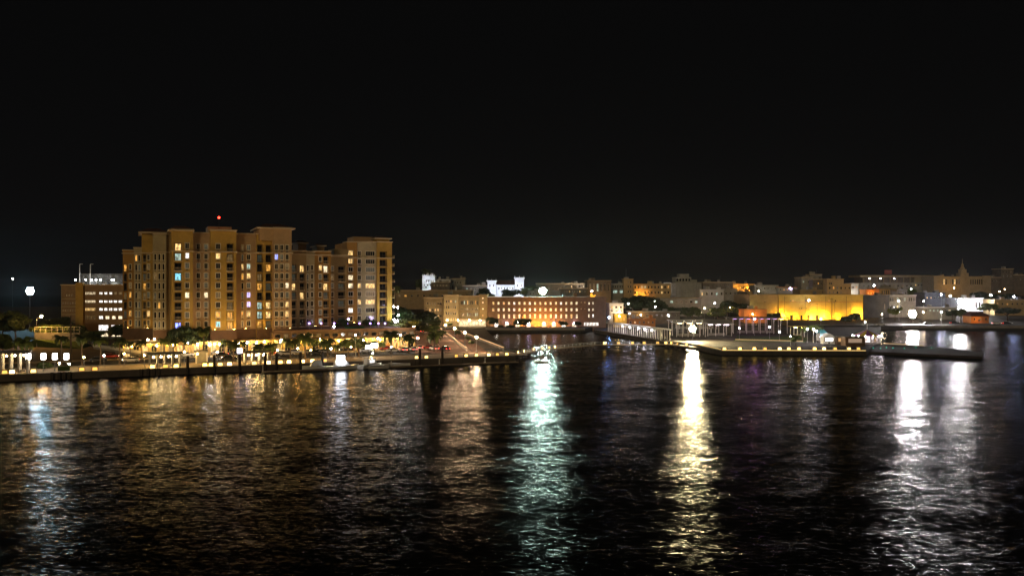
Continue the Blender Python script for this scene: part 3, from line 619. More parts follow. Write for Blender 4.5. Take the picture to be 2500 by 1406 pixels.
# palms: px of trunk, py of crown centre, v, crown radius, words
palms = [(150, 826, 18, 2.4, 'left of the tall brown pole'), (200, 824, 17, 2.6, 'in front of the office entrance'), (245, 830, 19, 2.5, 'before the white lit lobby'), (292, 832, 18, 2.8, 'at the left corner of the apartment block'),
 (345, 836, 33, 2.0, 'under the left apartment wing'), (497, 806, 15, 2.5, 'tall and slim right of the big dark street tree'), (570, 838, 16, 2.7, 'left of the white lit sign box'), (630, 845, 14, 2.4, 'by the middle pergola'),
 (660, 846, 15, 2.6, 'leafy and dark right of the middle pergola'), (709, 836, 14, 2.4, 'left of the large lit green palm'), (722, 834, 33, 2.3, 'close behind the large lit green palm'), (745, 824, 14, 3.6, 'largest, with lit green top'),
 (773, 834, 33, 2.3, 'right of the large lit green palm'), (800, 836, 15, 3.0, 'before the podium arches'), (838, 836, 33, 2.0, 'at the middle of the podium arches'), (876, 832, 15, 3.1, 'left of the bright billboard'), (896, 840, 32, 2.2, 'just behind the bright billboard'), (933, 838, 33, 2.0, 'right of the bright billboard'),
 (955, 816, 20, 3.6, 'round and dark at the podium right end'), (998, 824, 22, 3.1, 'dark, left of the avenue'), (1060, 820, 24, 3.2, 'lit green beside the avenue railing'), (820, 846, 12, 1.8, 'small, beside the moored ferry')]
for i, px in enumerate((318, 400, 424, 548, 592, 690, 786, 850, 912)):
    palms.append((px, 838 - (i * 7 % 9), (33, 15.5, 32.5)[i % 3], 1.6 + (i * 5 % 4) * .2, 'of the street row before the shops, %s among the plain ones from left' % ORD[i]))
for i, (px, py, v, r, w) in enumerate(palms):
    g = Q(px, v); z = zat(py, g.y)
    palm((g.x, g.y, LZ), z - LZ, r, 'palm ' + w, i % 3 == 2)
for i, (px, py, Y, r, w) in enumerate(((57, 833, 214, 3.4, 'broad yellow lit palm on the left bank'), (1960, 803, 312, 2.0, 'palm behind the yellow kiosk on the pier'), (1985, 798, 314, 2.2, 'tall palm between the pier lamps'), (2000, 797, 310, 2.2, 'palm above the blue roofed kiosk'),
     (1195, 778, 409, 2.6, 'palm on the far quay at the brick building left corner'), (1012 + 30, 662, 610, 4.5, 'tall palm behind the white battlemented house'), (966, 704, 420, 3.5, 'pale palm just right of the apartment roofline'), (2346, 762, 462, 3.2, 'palm silhouetted against the lit pale hall'), (1280, 708, 470, 3.5, 'palm beside the white turret'))):
    p_ = D(px, py, Y); zb = terrain(p_.x, Y) if (Y > 405 and p_.x > -110) else LZ
    palm((p_.x, p_.y, zb), max(2.0, p_.z - zb), r, w, i % 2 == 0)
# broadleaf: px, top py, Y, radius(m), tone, squash, words
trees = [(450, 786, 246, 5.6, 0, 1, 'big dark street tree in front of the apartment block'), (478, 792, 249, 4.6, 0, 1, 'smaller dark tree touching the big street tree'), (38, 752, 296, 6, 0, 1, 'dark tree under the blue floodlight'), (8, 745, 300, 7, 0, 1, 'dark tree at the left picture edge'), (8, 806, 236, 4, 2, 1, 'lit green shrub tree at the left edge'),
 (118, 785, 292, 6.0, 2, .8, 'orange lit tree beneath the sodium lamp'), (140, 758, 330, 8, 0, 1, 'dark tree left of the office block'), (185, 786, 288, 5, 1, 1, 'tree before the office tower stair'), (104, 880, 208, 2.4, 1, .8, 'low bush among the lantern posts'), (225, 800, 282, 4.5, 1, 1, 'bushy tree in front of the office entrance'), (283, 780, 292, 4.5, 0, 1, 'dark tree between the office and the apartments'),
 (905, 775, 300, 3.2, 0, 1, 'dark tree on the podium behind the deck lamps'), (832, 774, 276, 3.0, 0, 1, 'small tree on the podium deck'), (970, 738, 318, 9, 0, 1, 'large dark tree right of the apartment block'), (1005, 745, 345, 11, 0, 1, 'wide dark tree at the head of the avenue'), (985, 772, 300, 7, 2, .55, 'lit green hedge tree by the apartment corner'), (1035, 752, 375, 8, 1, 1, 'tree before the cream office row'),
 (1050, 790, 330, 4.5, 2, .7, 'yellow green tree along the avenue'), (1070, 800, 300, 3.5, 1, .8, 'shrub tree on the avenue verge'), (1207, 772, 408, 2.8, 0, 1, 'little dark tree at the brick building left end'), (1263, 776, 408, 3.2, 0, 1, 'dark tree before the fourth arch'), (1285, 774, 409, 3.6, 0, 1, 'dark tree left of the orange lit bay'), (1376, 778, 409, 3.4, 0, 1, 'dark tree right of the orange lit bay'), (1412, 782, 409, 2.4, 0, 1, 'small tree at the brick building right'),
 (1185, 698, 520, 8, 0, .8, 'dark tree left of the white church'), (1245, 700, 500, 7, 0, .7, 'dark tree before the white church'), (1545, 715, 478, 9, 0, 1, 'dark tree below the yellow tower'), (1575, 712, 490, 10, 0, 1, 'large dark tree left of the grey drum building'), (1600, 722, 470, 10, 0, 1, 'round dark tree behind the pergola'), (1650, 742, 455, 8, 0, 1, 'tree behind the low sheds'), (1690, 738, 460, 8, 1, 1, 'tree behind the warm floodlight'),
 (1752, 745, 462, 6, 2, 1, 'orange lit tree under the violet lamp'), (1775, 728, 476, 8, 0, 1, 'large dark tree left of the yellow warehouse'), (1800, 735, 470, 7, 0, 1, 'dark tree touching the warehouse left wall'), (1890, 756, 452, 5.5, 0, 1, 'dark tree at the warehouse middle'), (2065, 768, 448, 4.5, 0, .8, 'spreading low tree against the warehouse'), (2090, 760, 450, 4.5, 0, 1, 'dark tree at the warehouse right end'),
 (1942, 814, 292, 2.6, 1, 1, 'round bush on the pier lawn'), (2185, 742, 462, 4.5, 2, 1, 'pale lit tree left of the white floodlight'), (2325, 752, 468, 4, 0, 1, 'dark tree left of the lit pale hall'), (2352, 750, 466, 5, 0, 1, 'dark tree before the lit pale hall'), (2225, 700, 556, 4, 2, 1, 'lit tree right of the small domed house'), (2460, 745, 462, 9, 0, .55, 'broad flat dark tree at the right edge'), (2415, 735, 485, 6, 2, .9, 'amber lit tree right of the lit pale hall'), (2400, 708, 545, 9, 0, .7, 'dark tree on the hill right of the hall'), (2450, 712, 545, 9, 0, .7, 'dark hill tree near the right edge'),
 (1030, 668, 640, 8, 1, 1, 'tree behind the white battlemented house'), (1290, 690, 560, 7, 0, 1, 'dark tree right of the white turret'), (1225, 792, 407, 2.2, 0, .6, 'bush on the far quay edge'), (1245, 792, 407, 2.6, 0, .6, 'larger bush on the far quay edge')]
for (px, py, Y, r, tone, sq, w) in trees:
    p_ = D(px, py, Y); zb = terrain(p_.x, Y) if (Y > 404 and p_.x > -110) else LZ
    if 'podium' in w and Y > 270: zb = LZ + 6.6
    tree((p_.x, p_.y, zb), max(1.5, p_.z - zb), r, w, tone, 'shrub' if 'bush' in w or 'shrub' in w else 'street_tree', sq)

# ------------------------------------------------------------------ town buildings
def town(name, label, px0, px1, pt, Y, dep, wm_, rows=(), cap=True, rot=0, zb=None, wf=None, parapet=0, keep=None):
    """rows = (py centre, height px, first px, last px, count, width px, pane, style)"""
    s = Y / F; X0 = (px0 - CX) * s; X1 = (px1 - CX) * s
    zb = (terrain(X0, Y) - 2.5 if Y > 404 and X1 > -100 else LZ) if zb is None else zb
    t = thing(name, label, 'building', (X0, Y, zb), rot); zt = zat(pt, Y) - zb; w = X1 - X0; ops = []; todo = []
    for (py, hp, a, e, cnt, wp, pane, style) in rows:
        for i in range(cnt):
            px = a + (e - a) * (i / max(1, cnt - 1)); xc = (px - px0) * s; zc = zat(py, Y) - zb; ww = wp * s; hh = hp * s
            o = tuple(round(q, 3) for q in (xc - ww / 2, xc + ww / 2, zc - hh / 2, zc + hh / 2)) + (.35,)
            if o[0] < .05 or o[1] > w - .05 or o[3] > zt - .05: continue
            ops.append(o); todo.append((o, pane, style))
    part('wall', wall_mesh(B(), 0, round(w, 3), 0, dep, 0, zt, ops), wm_, t)
    if cap: part('cornice', B().box(-.35, w + .35, -.4, dep + .3, zt + .004, zt + .45), keep or trim, t)
    rr = random.Random(px0)
    if cap and dep > 7 and w > 5:
        for k in range(2 + (w > 12)):
            x_ = rr.uniform(.1, .8) * w; a_ = rr.uniform(1.2, 2.8); h_ = rr.uniform(.8, 2.0); y_ = rr.uniform(1.5, dep * .5)
            part(('roof_tank', 'stair_head', 'air_unit')[k % 3], B().box(x_, min(w, x_ + a_), y_, y_ + a_, zt + .46, zt + .46 + h_), (greyr, wm_, metal)[k % 3], t)
        if rr.random() < .6: x_ = rr.uniform(.1, .9) * w; part('aerial', B().tube((x_, 2, zt + .46), (x_, 2, zt + rr.uniform(2.5, 5)), .06, .03).box(x_ - .5, x_ + .5, 1.97, 2.03, zt + 2.2, zt + 2.26), metal, t)
    for o, pane, style in todo:
        pm = pane
        if pane == 'dark' and rr.random() < .34: pane = rr.choice(['dim', 'dim', 'warm', 'cool', 'amber', 'dimc'])
        if isinstance(pane, str): pm = LIT[pane] if pane in LIT else glass
        elif isinstance(pane, (list, tuple)): q = rr.choice(pane); pm = LIT[q] if q in LIT else glass
        window(t, o[0], .33, o[2], o[1] - o[0], o[3] - o[2], wf or wframe, pm, style)
    return t

# brick building on the far quay
bright = ['bright', 'bright', 'white', 'warm', 'bright']
bk = town('brick_building', 'long brown brick building on the far quay with rows of lit windows and arches', 1190, 1480, 727, 420, 26, brick,
     [(740.5, 7, 1204.5, 1408, 17, 5, bright, 'cross'), (756, 7.5, 1204.5, 1408, 17, 5, bright, 'cross'), (772, 10, 1217.5, 1408, 16, 4.6, bright, 'cross'),
      (740.5, 6, 1438, 1448, 2, 3.4, bright, 'one'), (756, 6, 1438, 1448, 2, 3.4, bright, 'one'), (771, 8, 1438, 1448, 2, 3.4, bright, 'one'), (738.5, 2, 1419, 1428, 2, 1.6, 'warm', 'one'), (754, 2, 1419, 1428, 2, 1.6, 'warm', 'one')], keep=brick)
s42 = 420 / F
for i, px in enumerate((1212, 1238, 1264, 1290, 1328, 1352, 1376, 1402)):
    x = (px - 1190) * s42; q = B(); n_ = 10; z0 = zat(798, 420) - bk.location.z; sp = z0 + 1.3
    vs_ = [(x - .95, -.06, z0), (x + .95, -.06, z0)] + [(x + .95 * math.cos(PI * k / n_), -.06, sp + .95 * math.sin(PI * k / n_)) for k in range(n_ + 1)]
    q.add(vs_, [tuple(range(len(vs_)))]); ar = part('arch_opening', q, LIT['bright'] if i % 3 else LIT['white'], bk)
    q = B(); rim = [(x - 1.15, z0)] + [(x - 1.15 * math.cos(PI * k / n_), sp + 1.15 * math.sin(PI * k / n_)) for k in range(n_ + 1)] + [(x + 1.15, z0)]
    for k in range(len(rim) - 1): q.tube((rim[k][0], -.1, rim[k][1]), (rim[k + 1][0], -.1, rim[k + 1][1]), .12, .12, 4)
    part('arch_rim', q, trim, ar)
    lb = part('arch_lamp', B().box(x - .12, x + .12, -.75, -.07, sp + .95, sp + 1.1), dmetal, bk); part('bulb', B().ball((x, -.9, sp + .85), .3), lampmat(VIOLET if i % 2 else WHITE, 22, .3), lb)
for i in range(10):
    x = (1427 + i * 3.6 - 1190) * s42; z0 = zat(795, 420) - bk.location.z
    part('shop_light', B().box(x - .22, x + .22, -.2, -.05, z0, z0 + 1.6), LIT['white'], bk)
x = (1449 - 1190) * s42; part('roof_sign', B().add([(0, -.1, 0), (2.2, -.1, 0), (2.8, -.1, 1.2), (1.6, -.1, .7), (.6, -.1, 2.1), (0, -.1, 1.6), (0, .1, 0), (2.2, .1, 0), (2.8, .1, 1.2), (1.6, .1, .7), (.6, .1, 2.1), (0, .1, 1.6)],
     [(0, 1, 2, 3, 4, 5), (11, 10, 9, 8, 7, 6)]), emit('orange_sign', (1, .42, .02), 1.6), bk, (x - 1.5, 1, zat(727, 420) - bk.location.z + .45))
part('roof_edge_light', B().box(0, 15.5, -.55, -.45, zat(727, 420) - bk.location.z + .46, zat(727, 420) - bk.location.z + .6), emit('roof_edge_strip', (1, .95, .6), .8, False), bk)
town('office_row', 'pale buff office with a band of slim windows left of the brick building', 1120, 1170, 724, 428, 24, buff, [(739, 9, 1126, 1165, 11, 2.4, 'dark', 'one'), (755, 5, 1126, 1165, 11, 2.4, ['dark', 'dim'], 'one'), (768, 8, 1126, 1165, 11, 2.4, ['dark', 'dim', 'cool'], 'one')], keep=trim)
town('stair_block', 'narrow buff stair block with three lit square windows beside the brick building', 1170.6, 1189.4, 721, 427, 20, sand, [(728, 3.4, 1179, 1180, 1, 3.6, 'bright', 'one'), (738.5, 3.4, 1179, 1180, 1, 3.6, 'bright', 'one'), (754, 3.4, 1179, 1180, 1, 3.6, 'bright', 'one'), (770, 3.4, 1179, 1180, 1, 3.6, 'warm', 'one')], keep=sand)
town('cream_office', 'cream office with grouped dark windows at the avenue head', 1083, 1119.4, 722, 426, 22, cream, [(736, 6, 1090, 1112, 5, 3, 'dark', 'two'), (750, 7, 1090, 1112, 5, 3, ['dark', 'dim'], 'two'), (765, 7, 1090, 1112, 5, 3, ['dark', 'dimc'], 'two'), (780, 7, 1090, 1112, 5, 3, ['dark', 'warm'], 'two')], keep=trim)
town('low_cream_block', 'low cream block behind the avenue trees left of the cream office', 1036, 1082.4, 728, 430, 22, buff, [(741, 6, 1043, 1076, 6, 3.2, ['dark', 'dim'], 'two'), (757, 6, 1043, 1076, 6, 3.2, 'dark', 'two'), (772, 6, 1043, 1076, 6, 3.2, ['dark', 'warm'], 'two')], keep=trim)
for i, px in enumerate((1056, 1092, 1118, 1146, 1172)):  # lamps added to light the dull office fronts
    p_ = D(px, 783, 416); lamp('added warm lamp before the cream offices, %s from left' % ORD[i], (p_.x, 416, 2.0), p_.z - 2.0, (1, .66, .32), 160, .25, pole=.06, group='added cream office lamps')
town('ground_shop', 'low white lit shop front at the foot of the buff office', 1120, 1186, 781, 424, 3, whiter, [(789, 9, 1126, 1180, 8, 6.4, 'bright', 'two')], zb=1.9)
town('flat_roof_depot', 'long flat roofed dark depot behind the avenue trees', 962, 1150, 710, 520, 40, buff, [(722, 5, 975, 1140, 12, 5, 'dark', 'two')])
town('back_terrace', 'low dark terrace roofs beyond the brick building', 1130, 1200, 698, 560, 20, darkr, [(705, 4, 1140, 1190, 6, 3, 'dark', 'one')])
# white battlemented house and church, floodlit
wh = town('battlemented_house', 'white floodlit house with battlements on the hill', 1031, 1062, 674, 600, 14, whiter, [(686, 5, 1036, 1058, 5, 2.4, 'dark', 'one'), (696, 5, 1036, 1058, 4, 2.4, 'dark', 'one')], keep=whiter)
for k in range(7): part('merlon', B().box(k * 1.4, k * 1.4 + .8, -.38, .1, zat(674, 600) - wh.location.z + .46, zat(674, 600) - wh.location.z + 1.3), whiter, wh)
town('pale_annex', 'low pale annex joined to the white battlemented house', 1062.5, 1100, 683, 604, 12, whiter, [(690, 4, 1068, 1095, 6, 2.5, 'dark', 'one')], keep=whiter)
town('dark_villa', 'dark villa with sloping roof before the white annex', 1052, 1098, 690, 585, 10, darkr, [(697, 4, 1060, 1090, 5, 3, 'dim', 'one')])
town('grey_villa', 'dim grey villa right of the white annex', 1100, 1136, 681, 612, 14, greyr, [(690, 5, 1105, 1130, 5, 2.5, 'dark', 'one')])
ch = town('white_church_nave', 'white floodlit church body between its two turrets', 1212, 1256, 697, 560, 14, whiter, [(704, 5, 1218, 1252, 6, 2.2, 'dark', 'one')], keep=whiter)
q = B(); zt = zat(697, 560) - ch.location.z + .46; q.add([(-.4, -.4, zt), (12.8, -.4, zt), (12.8, 14.4, zt), (-.4, 14.4, zt), (-.4, 7, zt + 3.2), (12.8, 7, zt + 3.2)], [(0, 1, 5, 4), (2, 3, 4, 5), (0, 4, 3), (1, 2, 5)]); part('roof', q, roofm, ch)
for nm, lb, a, e, pt in (('church_turret', 'left white floodlit church turret with pinnacles', 1190, 1211, 688), ('church_turret', 'right white floodlit church turret, taller and flared at the top', 1257, 1279, 681)):
    tt = town(nm, lb, a, e, pt, 556, 6, whiter, [(697, 5, a + 6, e - 6, 2, 2.4, 'dark', 'one')], keep=whiter); zt = zat(pt, 556) - tt.location.z; w = (e - a) * 556 / F
    part('crown_band', B().box(-.7, w + .7, -.7, 6.7, zt + .46, zt + 1.0), whiter, tt)
    for x in (0, w / 2, w): part('pinnacle', B().tube((x, 0, zt + 1.0), (x, 0, zt + 2.4), .22, .05), whiter, tt)
for k, (px, py, Y, I) in enumerate(((1040, 702, 590, 900), (1058, 702, 594, 500), (1200, 720, 545, 900), (1232, 722, 545, 900), (1268, 716, 545, 900))):
    p_ = D(px, py, Y); t = thing('ground_floodlight', 'ground floodlight washing the white hilltop buildings, %s from left' % ORD[k], 'floodlight', (p_.x, p_.y, terrain(p_.x, p_.y)), 0, 'hill floodlights')
    part('stake', B().tube((0, 0, 0), (0, 0, max(.6, p_.z - terrain(p_.x, p_.y))), .06, .06), dmetal, t); zz = max(.6, p_.z - terrain(p_.x, p_.y))
    part('housing', B().box(-.6, .6, -.25, 0, zz, zz + .8), dmetal, t); part('lens', B().box(-.5, .5, .01, .05, zz + .08, zz + .72), lampmat((.75, .82, 1), I, .5), t)
gw = town('green_wall_store', 'plain pale store behind the green white floodlight', 1287, 1368, 711, 470, 14, greyr, [(717, 5, 1295, 1310, 3, 3, 'dark', 'one')], keep=greyr)
town('old_terrace', 'dim old terrace right of the green white floodlight', 1368, 1434, 705, 500, 16, darkr, [(712, 4, 1378, 1428, 9, 2.4, ['dark', 'dim', 'warm'], 'one')])
town('upper_terrace', 'dark upper terrace on the hill skyline behind the old terrace', 1310, 1434, 693, 600, 14, darkr, [(699, 3, 1376, 1425, 6, 2, ['warm', 'dark'], 'one')])
town('columned_house', 'dim brown house with tall columns above the brick building corner', 1434, 1492, 686, 520, 18, darkr, [(702, 18, 1441, 1486, 6, 4, 'dark', 'two')], keep=buff)
town('pale_arcade', 'pale green house with lit lower floor left of the yellow tower', 1493, 1524, 694, 530, 16, greyr, [(700, 6, 1497, 1520, 5, 3, 'dark', 'one'), (712, 7, 1502, 1518, 2, 10, 'cool', 'two')], keep=whiter)
yt = town('yellow_tower', 'square yellow tower with paired windows on the hill', 1523, 1546, 682, 525, 9, sand, [(689.5, 4.5, 1534, 1540, 2, 2.6, 'dark', 'one'), (700, 5.5, 1534, 1540, 2, 2.6, 'dark', 'one'), (712, 5.5, 1534, 1540, 2, 2.6, 'dark', 'one')], keep=sand)
part('flagpole', B().tube((2, 4, zat(682, 525) - yt.location.z + .45), (2, 4, zat(655, 525) - yt.location.z), .12, .05), metal, yt)
town('arched_wing', 'yellow and orange lit wing with arched windows beside the yellow tower', 1547, 1638, 694, 532, 16, sand, [(701, 6, 1551, 1632, 11, 3.6, 'dark', 'one'), (714, 6, 1551, 1632, 11, 3.6, 'dark', 'one')], keep=sand)
dr = thing('drum_building', 'large grey round building with ribs and a stepped upper block', 'building', (D(1680, 700, 560).x, 575, terrain(0, 560) - 3))
zz = dr.location.z; part('drum', B().lathe([(13.5, 0), (13.5, zat(692, 560) - zz), (13.9, zat(691, 560) - zz), (13.9, zat(690, 560) - zz)], 28), greyr, dr)
for k in range(14):
    a = PI + PI * (k + .5) / 14; part('rib', B().cbox(math.cos(a) * 13.6, math.sin(a) * 13.6, 0, .6, .6, zat(692, 560) - zz), greyr, dr)
part('upper_block', B().box(-6.5, 4.5, -4, 8, zat(692, 560) - zz, zat(676, 560) - zz).box(-3.5, 3.2, -3, 6, zat(676, 560) - zz + .01, zat(668, 560) - zz).box(4.6, 9, -2, 6, zat(692, 560) - zz, zat(682, 560) - zz), greyr, dr)
for k in range(5): part('window', B().box(-5.8 + k * 2.1, -4.6 + k * 2.1, -4.08, -4.02, zat(686, 560) - zz, zat(680, 560) - zz), glass, dr)
town('grey_block', 'plain dark grey block right of the round building', 1716, 1790, 690, 565, 16, darkr, [(697, 3, 1722, 1780, 7, 2.4, 'dark', 'one')])
town('white_row_house', 'white row house with five dark windows on the slope', 1708, 1767, 708, 500, 12, whiter, [(717, 7, 1714, 1762, 5, 4, 'dark', 'two')], keep=whiter)
town('grey_gable_house', 'grey house right of the white row house', 1767.5, 1800, 706, 504, 12, greyr, [(716, 6, 1773, 1795, 3, 3, 'dark', 'one')], keep=greyr)
town('terrace_wall_house', 'long low house with a lit terrace below the round building', 1610, 1712, 728, 486, 10, greyr, [(737, 6, 1640, 1700, 6, 6, ['dark', 'dim', 'cool'], 'two')], keep=buff)
ob = town('orange_lit_hall', 'brightly orange lit long hall on the hill crest', 1752, 1842, 694, 600, 14, sand, [(702, 5, 1758, 1836, 12, 2.4, 'dark', 'one')], keep=sand)
town('grey_cottage', 'grey cottage below the orange lit hall', 1842, 1900, 697, 565, 12, greyr, [(704, 4, 1848, 1894, 6, 2.5, 'dark', 'one')], keep=greyr)
town('rust_cottage', 'small house with rust coloured lit upper floor', 1901, 1946, 702, 560, 10, greyr, [(701 + 6, 4, 1906, 1940, 5, 2.5, ['amber', 'dark'], 'one')], keep=orangew)
town('dark_slope_house', 'dark house on the slope left of the yellow warehouse', 1800, 1832, 712, 520, 12, darkr, [(720, 5, 1806, 1828, 3, 3, 'dark', 'one')])
yw = town('yellow_warehouse', 'huge yellow floodlit warehouse with blank walls', 1901, 2107, 721, 470, 40, yellowr, [(734, 3.5, 1930, 1936, 2, 3, 'dark', 'one'), (734, 3.5, 2024, 2040, 2, 3, 'dark', 'one'), (753, 3, 1952, 1957, 2, 2.5, 'dark', 'one'), (753, 3, 1970, 1976, 2, 2.5, 'dark', 'one'), (734, 5, 1968, 1974, 1, 6, 'dim', 'two')], keep=yellowr)
for k, px in enumerate((1932, 1955, 1974, 1995)): window(yw, (px - 1901) * 470 / F - .8, -.02, 2.4, 1.7, 2.7, dframe, glass, 'two', name='loading_door')
for k in range(9): part('pilaster', B().box(k * 5.9 + .2, k * 5.9 + .6, -.16, -.004, 1.5, zat(722.5, 470) - yw.location.z), yellowr, yw)
for k in range(4): part('downpipe', B().tube((3.4 + k * 11.8, -.14, 1.5), (3.4 + k * 11.8, -.14, zat(723, 470) - yw.location.z), .09, .09), dmetal, yw)
part('fascia_band', B().box(.1, 48.3, -.22, -.165, zat(738, 470) - yw.location.z, zat(737, 470) - yw.location.z), orangew, yw)
for k, (px, py, w) in enumerate(((1995, 740, 'left'), (2031, 728, 'middle'), (2038, 736, 'right'))):
    p_ = D(px, py, 458); zb = terrain(p_.x, 458); t = thing('flood_pole', 'thin dark pole before the yellow warehouse, the %s one' % w, 'pole', (p_.x, 458, zb), 0, 'warehouse poles')
    part('shaft', B().tube((0, 0, 0), (0, 0, p_.z - zb), .13, .08), dmetal, t); part('crossarm', B().box(-.8, .8, -.06, .06, p_.z - zb - .5, p_.z - zb - .36), dmetal, t)
ya = town('warehouse_annex', 'plain pale annex at the left of the yellow warehouse', 1830, 1900.5, 721, 470.6, 39, sand, [(737, 2, 1868, 1869, 1, 3, 'dark', 'one')], keep=sand)
town('warehouse_penthouse', 'pale block standing on the yellow warehouse roof', 1953, 2008, 709, 482, 12, sand, [(717, 3, 1966, 1976, 3, 2.4, 'dark', 'one')], zb=zat(721, 470), keep=sand)
town('orange_shed', 'low orange lit shed in front of the warehouse annex', 1816, 1872, 757, 452, 10, orangew, [], keep=orangew)
town('beige_flats', 'beige flats with dark windows on the hill behind the warehouse', 2019, 2060, 682, 545, 14, sand, [(692, 5, 2026, 2030, 2, 3, 'dark', 'one'), (703, 6, 2026, 2054, 4, 3.4, 'dark', 'one'), (714, 5, 2026, 2054, 4, 3.4, 'dark', 'one')], keep=sand)
town('beige_side_house', 'lower beige house attached to the beige flats', 2060.5, 2078, 694, 547, 12, sand, [(703, 5, 2064, 2074, 2, 3, 'dark', 'one')], keep=sand)
town('brown_block', 'brown windowless block left of the beige flats', 1985, 2018, 683, 552, 14, darkr, [(692, 4, 1990, 2014, 4, 2.4, 'dark', 'one')])
town('grey_slab_block', 'dim grey slab on the hill behind the warehouse roof block', 1957, 1984, 678, 560, 14, greyr, [(688, 4, 1962, 1980, 4, 2.4, 'dark', 'one')])
town('rooftop_store', 'small dim block on the skyline above the brown block', 1978, 2006, 671, 575, 8, greyr, [])
town('white_slope_house', 'small pale house right of the beige flats', 2078.5, 2096, 693, 556, 10, whiter, [(701, 4, 2083, 2092, 2, 3, 'dark', 'one')], keep=whiter)
lt = town('terrace_block', 'long pale block with deep overhanging roof terrace', 2098, 2272, 690, 620, 18, greyr, [(698, 5, 2110, 2225, 12, 5, 'dark', 'two'), (684 + 12, 4, 2236, 2266, 5, 3, 'dark', 'one')], cap=False)
s62 = 620 / F; zz = lt.location.z
part('roof_slab', B().box(-1, (2272 - 2098) * s62 + .5, -4, 18, zat(677, 620) - zz, zat(672, 620) - zz), buff, lt)
part('terrace_back', B().box(3, (2230 - 2098) * s62, 2, 17, zat(690, 620) - zz + .01, zat(677, 620) - zz - .01), darkr, lt)
part('end_block', B().box((2232 - 2098) * s62, (2272 - 2098) * s62, -.5, 17.5, zat(690, 620) - zz + .02, zat(677, 620) - zz - .02), buff, lt)
for k in range(8): part('column', B().tube((2 + k * 5, -3, zat(690, 620) - zz), (2 + k * 5, -3, zat(677, 620) - zz), .3), buff, lt)
part('roof_sign_board', B().box(20.5, 26, 3, 3.4, zat(672, 620) - zz + .8, zat(659, 620) - zz), mat('dull_red_sign', (.30, .10, .09), .8), lt)
sp_ = town('spired_hall', 'long pale hall with tall windows and a central spire', 2278, 2418, 676, 600, 16, buff, [(688, 13, 2300, 2342, 9, 3, 'dark', 'one'), (688, 13, 2371, 2408, 8, 3, 'dark', 'one')], keep=buff)
zz = sp_.location.z; x = (2355 - 2278) * .3; zt = zat(676, 600) - zz
part('tower', B().cbox(x, 3, zt + .46, 6, 6, 2.4).cbox(x, 3, zt + 2.87, 4, 4, 2.8), buff, sp_)
part('spire', B().lathe([(1.7, zt + 5.68), (1.7, zt + 6.5), (1.1, zt + 7.2), (.8, zt + 9.2), (.3, zt + 10), (.06, zt + 13.5)], 8, Matrix.Translation((x, 3, 0))), buff, sp_)
part('pavilion_end', B().box(0, 6, -1, 0 - .01, 0, zt + .9).box(36, 41.9, -1, -.01, 0, zt + .9), buff, sp_)
town('dim_tower_block', 'dim tower block at the right edge of the skyline', 2444, 2474, 657, 640, 12, darkr, [(664, 5, 2450, 2468, 3, 3, 'dark', 'one'), (674, 5, 2450, 2468, 3, 3, 'dimc', 'one')])
town('dim_low_block', 'dim low block left of the skyline tower', 2420, 2443, 678, 636, 12, darkr, [(686, 4, 2424, 2440, 3, 3, 'dark', 'one')])
town('edge_block', 'dark block at the far right edge of the skyline', 2475, 2540, 672, 650, 14, darkr, [(682, 4, 2482, 2530, 6, 3, 'dark', 'one')])
dh = town('domed_house', 'small domed house with orange lit left wing', 2148, 2190, 706, 540, 12, sand, [(714, 10, 2154, 2186, 7, 2.4, 'dark', 'one')], keep=buff)
zz = dh.location.z; part('dome', B().lathe([(3.2, zat(706, 540) - zz + .46), (3.1, zat(703, 540) - zz + .4), (2.2, zat(698, 540) - zz), (.5, zat(695, 540) - zz), (.15, zat(690, 540) - zz)], 14, Matrix.Translation((5.6, 5, 0))), greyr, dh)
town('orange_wing', 'orange lit low wing left of the domed house', 2115, 2147.5, 708, 541, 10, orangew, [(716, 5, 2120, 2142, 4, 3, 'amber', 'one')], keep=orangew)
town('grey_warehouse', 'dark slate coloured warehouse wall right of the yellow warehouse', 2108, 2170, 722, 480, 26, bluer, [(748, 12, 2160, 2163, 1, 2.5, 'dim', 'one')], keep=bluer)
co = town('colonnaded_hall', 'pale hall with a row of tall columns behind the white floodlight', 2171, 2236, 722, 482, 18, greyr, [(731, 9, 2175, 2232, 11, 3, 'dark', 'one'), (752, 12, 2175, 2200, 4, 3.4, 'dark', 'one')], keep=whiter)
town('pale_corner_house', 'pale house right of the domed house', 2191, 2215, 708, 530, 12, greyr, [(716, 6, 2195, 2211, 4, 2.5, 'dark', 'one')], keep=greyr)
town('slate_shed', 'dark slate shed right of the colonnaded hall', 2258, 2308, 716, 520, 14, bluer, [(727, 4, 2264, 2302, 5, 3, 'dark', 'one')], keep=bluer)
town('lit_pale_hall', 'overexposed white lit hall near the right shore', 2339, 2400, 729, 510, 16, whiter, [(745, 14, 2375, 2392, 3, 4, 'dark', 'one')], keep=whiter)
oh = town('orange_cottage', 'little orange cottage with dark roof on the right shore', 2370, 2414, 772, 450, 8, orangew, [(779, 6, 2380, 2408, 3, 4, 'dark', 'one')], cap=False)
zz = zat(772, 450) - oh.location.z; part('roof', B().add([(-.8, -.8, zz), (10.7, -.8, zz), (10.7, 8.8, zz), (-.8, 8.8, zz), (2.5, 4, zz + 2.6), (7.4, 4, zz + 2.6)], [(0, 1, 5, 4), (1, 2, 5), (2, 3, 4, 5), (3, 0, 4)]), roofm, oh)
town('yard_wall_house', 'brown house behind the flat dark tree at the right edge', 2428, 2520, 733, 490, 12, sand, [(742, 5, 2436, 2496, 6, 4, ['dark', 'amber'], 'one')], keep=sand)
